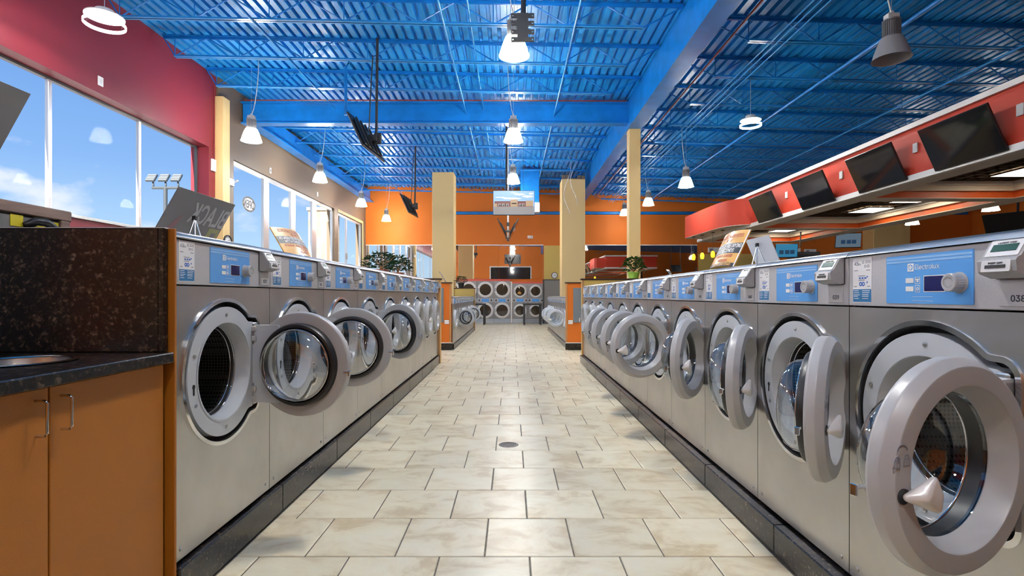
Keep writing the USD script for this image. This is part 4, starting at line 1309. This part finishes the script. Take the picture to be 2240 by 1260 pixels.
def dryer(label, x, w, zt, zu, zl, r, group, red_h, cloth=False):
    t = thing('stacked_dryer', label, 'dryer', (x, YB - .035, 0), group=group)
    hw = w / 2 - .004
    part('casing', A(box(-hw, hw, -.04, .03, .215, zt, .004), 30), 'dryer_grey', t)
    part('base', A(box(-hw, hw, -.03, .03, 0.001, .21, .004), 30), 'frame_grey', t)
    cp = part('control_band', A(box(-hw + .01, hw - .01, -.055, -.04, .99, 1.17, .004), 30), 'panel_grey', t)
    part('display', A(box(-.17, .17, -.062, -.055, 1.01, 1.15), 30), 'panel_blue', cp)
    for sx in (-.29, .29):
        part('coin_box', A(box(sx - .035, sx + .035, -.075, -.055, 1.04, 1.12, .006), 30), 'dark_metal', cp)
    part('red_trim', A(box(-w / 2, w / 2, -.05, .03, zt, zt + red_h, .003), 30), 'coral_paint', t)
    for z in (zu, zl):
        d = part('dryer_door', A(moved(RF([(r * .70, .04), (r * .72, .058), (r * .80, .066), (r * .95, .06), (r, .045), (r, .04)], 40, True), (0, 0, z)), 40), 'handle_white', t)
        part('door_glass', A(moved(RF([(r * .71, .048), (r * .4, .054), (.0005, .056)], 32), (0, 0, z)), True), 'dryer_glass', d)
        part('door_grip', A(box(-r + .0, -r + .09, -.075, -.045, z - .08, z + .08, .008), 30), 'plastic_grey', d)
        part('door_hinge', A(cat_([box(r - .05, r + .008, -.06, -.04, z + q - .03, z + q + .03, .005) for q in (-.14, .14)]), 30), 'plastic_grey', d)
    if cloth:
        part('laundry', A(blob([(-.08, -.085, zu - .1, .04), (.02, -.085, zu - .11, .05), (-.03, -.085, zu - .03, .03)]), True), 'cloth_gold', t)


bx = [-2.87, -2.07, -1.27, -.47]
bl = ['leftmost large stacked dryer, mostly hidden behind column and plant', 'large stacked dryer behind the small dark plant', 'large stacked dryer, third from the left', 'large stacked dryer just left of the white gap']
for x, l in zip(bx, bl):
    dryer(l, x, .80, 2.0, 1.59, .60, .385, 'large stacked dryers', .09)
for x, l, cl in ((.385, 'smaller stacked dryer just right of the white gap, gold laundry inside', True), (1.13, 'smaller stacked dryer beside the tall grey cabinet', False)):
    dryer(l, x, .745, 1.88, 1.517, .60, .31, 'smaller stacked dryers', .08, cl)
p = part('gap_strip', box(-.065, .008, YB - .06, YB, 0.001, 1.97, .003), 'white_paint')
custom(stage.GetPrimAtPath(p), 'white filler strip between large and smaller dryers', 'panel')
gc = thing('grey_cabinet', 'tall grey cabinet with dark frame right of the dryers, under the wall clock', 'cabinet', (1.95, 24.6, 0))
part('cabinet_body', box(-.46, .46, 0, .55, 0.001, 2.02, .005), 'fabric_grey', gc)
part('cabinet_frame', cat_([box(-.49, -.45, -.02, .55, 0.001, 2.06), box(.45, .49, -.02, .55, 0.001, 2.06), box(-.45, .45, -.02, .55, 2.02, 2.06)]), 'dark_metal', gc)


def clock(label, loc, rotz, r):
    t = thing('wall_clock', label, 'clock', loc, rotz)
    part('clock_case', A(RF([(r * .86, .0), (r * .86, .03), (r * .93, .042), (r, .03), (r, 0)], 32, True), 40), 'dark_metal', t)
    part('clock_face', A(RF([(r * .88, .018), (.0005, .018)], 32), 30), 'label_white', t)
    part('hour_mark', A(front(cat_([moved(extr(sbox(r * .66, -.006, r * .8, .006), .001), rz=30 * k) for k in range(12)]), -.0185), False), 'print_black', t)
    part('clock_hand', A(front(moved(extr(sbox(-.02, -.006, r * .5, .006), .001), rz=40), -.0195), False), 'print_black', t)
    part('clock_hand', A(front(moved(extr(sbox(-.02, -.004, r * .72, .004), .001), rz=-25), -.0205), False), 'print_black', t)


clock('round wall clock on the yellow wall above the tall grey cabinet', (2.03, YB - .013, 2.27), 0, .155)
clock('round black clock on the pillar, half hidden by the left washers', (-6.855, 12.72, 2.60), 90, .17)

ex = thing('exit_sign', 'small white exit sign on the orange back wall right of the V screens', 'sign', (.87, YB, 4.10))
part('sign_box', box(-.13, .13, -.06, 0, -.07, .07, .006), 'label_white', ex)
part('lettering', A(front(ctext('EXIT', .07, .002), -.06, 0, -.035), False), 'sign_red', ex)
el = thing('emergency_light', 'white emergency light with a swivel arm on the tan pillar', 'emergency light', (-6.97, 12.98, 4.10), 90)
part('light_case', box(-.14, .14, -.09, -.001, -.09, .09, .01), 'lamp_white', el)
part('spot_head', A(cat_([tube([(.14, -.05, 0), (.24, -.07, .06)], .014, 6), blob([(.25, -.075, .07, .03), (.28, -.085, .09, .03)])]), 30), 'lamp_white', el)
jb = thing('junction_box', 'white box on the red wall beside the window end', 'box', (-WX, 12.45, 4.38), 90)
part('box_case', box(-.08, .08, -.05, 0, -.14, .14, .005), 'lamp_white', jb)
part('riser_pipe', A(tube([(.04, -.02, .14), (.04, -.02, 1.9)], .012, 6), 30), 'pipe_red', jb)
for k, (x, y, z, lab_) in enumerate(((-WX, 9.05, 4.98, 'white thermostat plate high on the red wall'), (-wl2, 15.3, 4.93, 'white socket plate above the tan wall windows'), (-wl2, 19.0, 4.95, 'small plate on the tan wall by the second left lamp'))):
    t = thing('wall_plate', lab_, 'wall plate', (x, y, z), 90)
    part('plate', box(-.055, .055, -.02, 0, -.08, .08, .004), 'label_white', t)
    part('plate_insert', box(-.02, .02, -.024, -.02, -.035, .035), 'dark_metal' if k == 1 else 'lamp_white', t)

# open sign on the window, read from inside it is reversed
os_ = thing('window_sign', 'oval black and white OPEN sign hung in the tan wall window, seen reversed', 'sign', (gx2 + .03, 1157 * 6.98 / 572, 3.75), 90)
ov = np.array([(.34 * math.cos(a), .20 * math.sin(a)) for a in np.linspace(0, 2 * math.pi, 48, endpoint=False)])
ovp = Polygon(ov)
part('oval_plate', A(front(extr(ovp, .01), 0), 30), 'sign_white', os_)
part('oval_ring', A(front(extr(ovp.difference(ovp.buffer(-.042)), .004), -.009), 30), 'sign_black', os_)
tx = ctext('OPEN', .20, .002, True, .54)
tx.apply_scale([-1, 1, 1])
tx.invert()
part('lettering', A(front(tx, -.01, 0, -.10), False), 'sign_black', os_)

# tables at the far end
for lab_, x0, x1, legs in (('dark folding table at the far end left of the aisle', -1.95, -1.20, (-1.24,)), ('dark folding table at the far end right of the aisle', .50, 1.33, (.54, 1.28))):
    t = thing('folding_table', lab_, 'table', ((x0 + x1) / 2, 24.0, 0))
    w = (x1 - x0) / 2
    part('table_top', box(-w, w, -.45, .45, .88, .95, .01), 'dark_metal', t)
    for lx in ((-w + .05), (w - .05)):
        for ly in (-.4, .4):
            part('leg', box(lx - .035, lx + .035, ly - .035, ly + .035, 0.001, .88, .004), 'dark_metal', t)

# floor drain
dr = thing('floor_drain', 'round dark metal floor drain in the aisle tiles', 'drain', (-.03, 4.67, .0012))
part('drain_ring', A(lathe([(.066, 0), (.066, .003), (.082, .003), (.088, .0)], 32, True), 40), 'drain_metal', dr)
gr = [lathe([(r_, 0), (r_, .0022), (r_ + .007, .0022), (r_ + .007, 0)], 28, True) for r_ in (.018, .034, .050)]
part('drain_grate', A(cat_(gr + [moved(box(.0, .068, -.004, .004, 0, .0024), rz=60 * k) for k in range(6)]), 30), 'drain_metal', dr)
part('drain_pit', A(lathe([(.0005, .0004), (.067, .0004), (.067, .0001), (.0005, .0001)], 28), 30), 'black', dr)

# ------------------------------------------------------------------ plants


def leaf_mesh(n, size, spread, rise, seed, droop=.3):
    r_ = np.random.default_rng(seed)
    out = []
    for k in range(n):
        az, t_ = r_.uniform(0, 2 * math.pi), r_.uniform(.15, 1) ** .6
        h = r_.uniform(.1, 1)
        rad = spread * t_ * math.sin(math.pi * min(.95, .25 + .7 * h)) ** .6
        base = np.array([rad * math.cos(az), rad * math.sin(az), rise * h])
        L = size * r_.uniform(.6, 1.2)
        W = L * .38
        d = np.array([math.cos(az + r_.uniform(-1, 1)), math.sin(az + r_.uniform(-1, 1)), r_.uniform(-droop, .5)])
        d /= np.linalg.norm(d)
        s = np.cross(d, [0, 0, 1])
        s /= np.linalg.norm(s) + 1e-9
        u = np.cross(s, d)
        v = [base, base + d * L * .4 + s * W * .5 + u * .01, base + d * L * .4 - s * W * .5 + u * .01, base + d * L * .4 - u * L * .05, base + d * L]
        out.append(trimesh.Trimesh(np.array(v), [(0, 1, 3), (0, 3, 2), (1, 4, 3), (3, 4, 2)], process=False))
    return cat_(out)


def plant(label, loc, pot_r, pot_h, pot_mat, n, size, spread, rise, seed, leafm, stems=9):
    t = thing('potted_plant', label, 'plant', loc)
    part('pot', A(lathe([(.0005, .001), (pot_r * .75, .001), (pot_r * .95, pot_h * .85), (pot_r * 1.06, pot_h * .86), (pot_r * 1.08, pot_h), (pot_r * .95, pot_h), (pot_r * .92, pot_h * .92), (.0005, pot_h * .92)], 24), 40), pot_mat, t)
    part('soil', A(lathe([(pot_r * .93, pot_h * .925), (.0005, pot_h * .94)], 16), 30), 'soil', t)
    f = leaf_mesh(n, size, spread, rise, seed)
    f.apply_translation((0, 0, pot_h * .9))
    r_ = random.Random(seed)
    st = []
    for k in range(stems):
        a, b = r_.uniform(0, 6.28), r_.uniform(.3, .9)
        st.append(tube([(0, 0, pot_h * .9), (.4 * spread * b * math.cos(a), .4 * spread * b * math.sin(a), pot_h + rise * .4), (spread * b * math.cos(a), spread * b * math.sin(a), pot_h + rise * b)], .006, 4))
    part('stems', A(cat_(st), True), 'wood_edge', t)
    part('foliage', A(f, False), leafm, t, kind='stuff')


plant('bushy plant in a terracotta pot on the left washers, the nearer one', (-2.02, 8.2, TL), .11, .12, 'terracotta', 420, .075, .27, .27, 3, 'leaf')
plant('bushy plant in a terracotta pot on the left washers, the farther one', (-2.02, 9.35, TL), .11, .12, 'terracotta', 420, .075, .25, .30, 4, 'leaf')
plant('trailing plant in a lime green pot on the partition cap', (2.40, RYE + .05, 1.65), .12, .13, 'green_pot', 320, .10, .20, .30, 5, 'leaf_lime')
plant('small dark plant in a black pot on the low partition', (-1.93, 20.1, 1.60), .12, .20, 'black', 160, .10, .22, .26, 6, 'leaf')
wz = np.linspace(0, 1, 15)
for k, (x, y) in enumerate(((1.95, 18.6), (2.15, 18.4))):
    q = part('dangling_wire', A(tube([(x + .12 * math.sin(7 * u + k), y + .03 * math.cos(9 * u), joist_l(2) + .4 - 2.1 * u + .25 * k * u) for u in wz], .008, 5), True), 'aluminium')
    custom(stage.GetPrimAtPath(q), f'thin pale wire dangling in loops from the roof, {["left", "right"][k]} of two near the ragged column', 'wire', 'dangling wires')
# two slanted cards at the row end
for k, (x, y, z, lab_) in enumerate(((-2.02, LYE - .3, TL, 'slanted brown price card standing at the end of the left washers'), (-1.72, 12.9, 1.642, 'narrow leaning brown card on the left orange partition'))):
    t, patch, prn, at = board('price_card', lab_, 'sign', (x + .10, z), (x - .06, z + (.36 if k == 0 else .26)), y - .02, y + .20, 'old_wood')
    part('card_print', A(patch(.15, .85, .35, .75, .0032, .0042, 2), 30), 'fabric_grey', t)

# ------------------------------------------------------------------ far right: screens, cabinet and signs seen over the washers
bc = [('screen_figure', cat_([box(a, a + .12, -.0148, -.0134, -.1, .02) for a in (-.2, -.04, .10)]), 'tv_navy')]
t = screen_unit('tilted blue lit screen right of the white easel board', (8.25, 15.9, 2.66), -14, .62, .42, 10, ('tv_blue', bc))
part('pole', A(tube([(.26, .08, .0), (.40, .1, .12), (.42, .1, .66)], .02, 6), 30), 'dark_metal', t)
t = screen_unit('tilted grey blue screen hung under the canopy by the tan column', (10.55, 16.6, 3.04), -16, .72, .46, 12, ('tv_slate', bc))
part('pole', A(tube([(.2, .1, .0), (.2, .14, 2.78)], .02, 6), 30), 'dark_metal', t)
t = screen_unit('dark screen hung at the right edge above the nearest right washer', (11.4, 12.1, 2.98), -60, .95, .5, 30, None)
part('pole', A(tube([(.1, .1, .0), (.1, .14, 2.9)], .025, 6), 30), 'dark_metal', t)
vm = thing('vending_cabinet', 'dark vending cabinet at the back seen over the right washers', 'cabinet', (11.1, 19.8, 0))
part('cabinet_body', box(-.45, .45, 0, .7, 0.001, 2.95, .01), 'dark_metal', vm)
part('cabinet_front', box(-.38, .38, -.02, 0, .6, 2.85, .01), 'black', vm)
for x0, x1, z0, z1, lab_ in ((9.35, 10.1, 3.36, 3.60, 'white wall unit at the back behind the yellow pendants'), (13.3, 13.75, 3.30, 3.56, 'left pale wall sign above the dark vending cabinet'), (13.95, 14.5, 3.30, 3.52, 'right pale wall sign above the dark vending cabinet')):
    t = thing('wall_sign', lab_, 'sign', ((x0 + x1) / 2, YB - .014, z0))
    w = (x1 - x0) / 2
    part('sign_panel', box(-w, w, -.10, 0, 0, z1 - z0, .01), 'label_white', t)
    part('sign_inset', box(-w + .06, -w + .2, -.104, -.10, .05, z1 - z0 - .05), 'print_grey', t)

# ------------------------------------------------------------------ outside
struct('ground', box(-120, -WX - .3, -60, 120, -.25, -.15), 'asphalt')
lp = thing('flood_light_pole', 'parking lot light pole with three flood lights seen through the window', 'light pole', (-25.0, 1157 * 25 / 758, -.15))
zc_ = EYE + 235 * (1157 * 25 / 758) / F + .15
part('pole', A(tube([(0, 0, 0.001), (0, 0, zc_)], .13, 12), 30), 'pole_grey', lp)
part('cross_arm', A(tube([(-.95, 0, zc_), (.95, 0, zc_)], .10, 8), 30), 'pole_grey', lp)
for x in (-.9, .0, .9):
    hd = part('flood_head', A(moved(cat_([box(-.33, .33, -.08, .08, -.34, .34, .03)]), (x - .1, 0, zc_ + .72), rx=-35), 30), 'pole_grey', lp)
    part('head_strip', A(moved(cat_([box(-.30, .30, -.1, -.08, q, q + .09) for q in (-.30, -.14, .02, .18)]), (x - .1, 0, zc_ + .72), rx=-35), False), 'pad_grey', hd)
    part('head_neck', A(tube([(x, 0, zc_), (x + .03, 0, zc_ + .25), (x - .05, .05, zc_ + .5)], .06, 6), True), 'pole_grey', hd)
bp = thing('brick_pier', 'tan brick pier outside the fourth pane of the tan wall windows', 'pier', (-8.25, 23.3, -.15))
part('pier_shaft', box(-.5, .45, -.6, .6, 0.001, 5.1, .01), 'brick_wall', bp)
part('pier_cap', box(-.56, .5, -.66, .66, 5.1, 5.25, .02), 'concrete', bp)
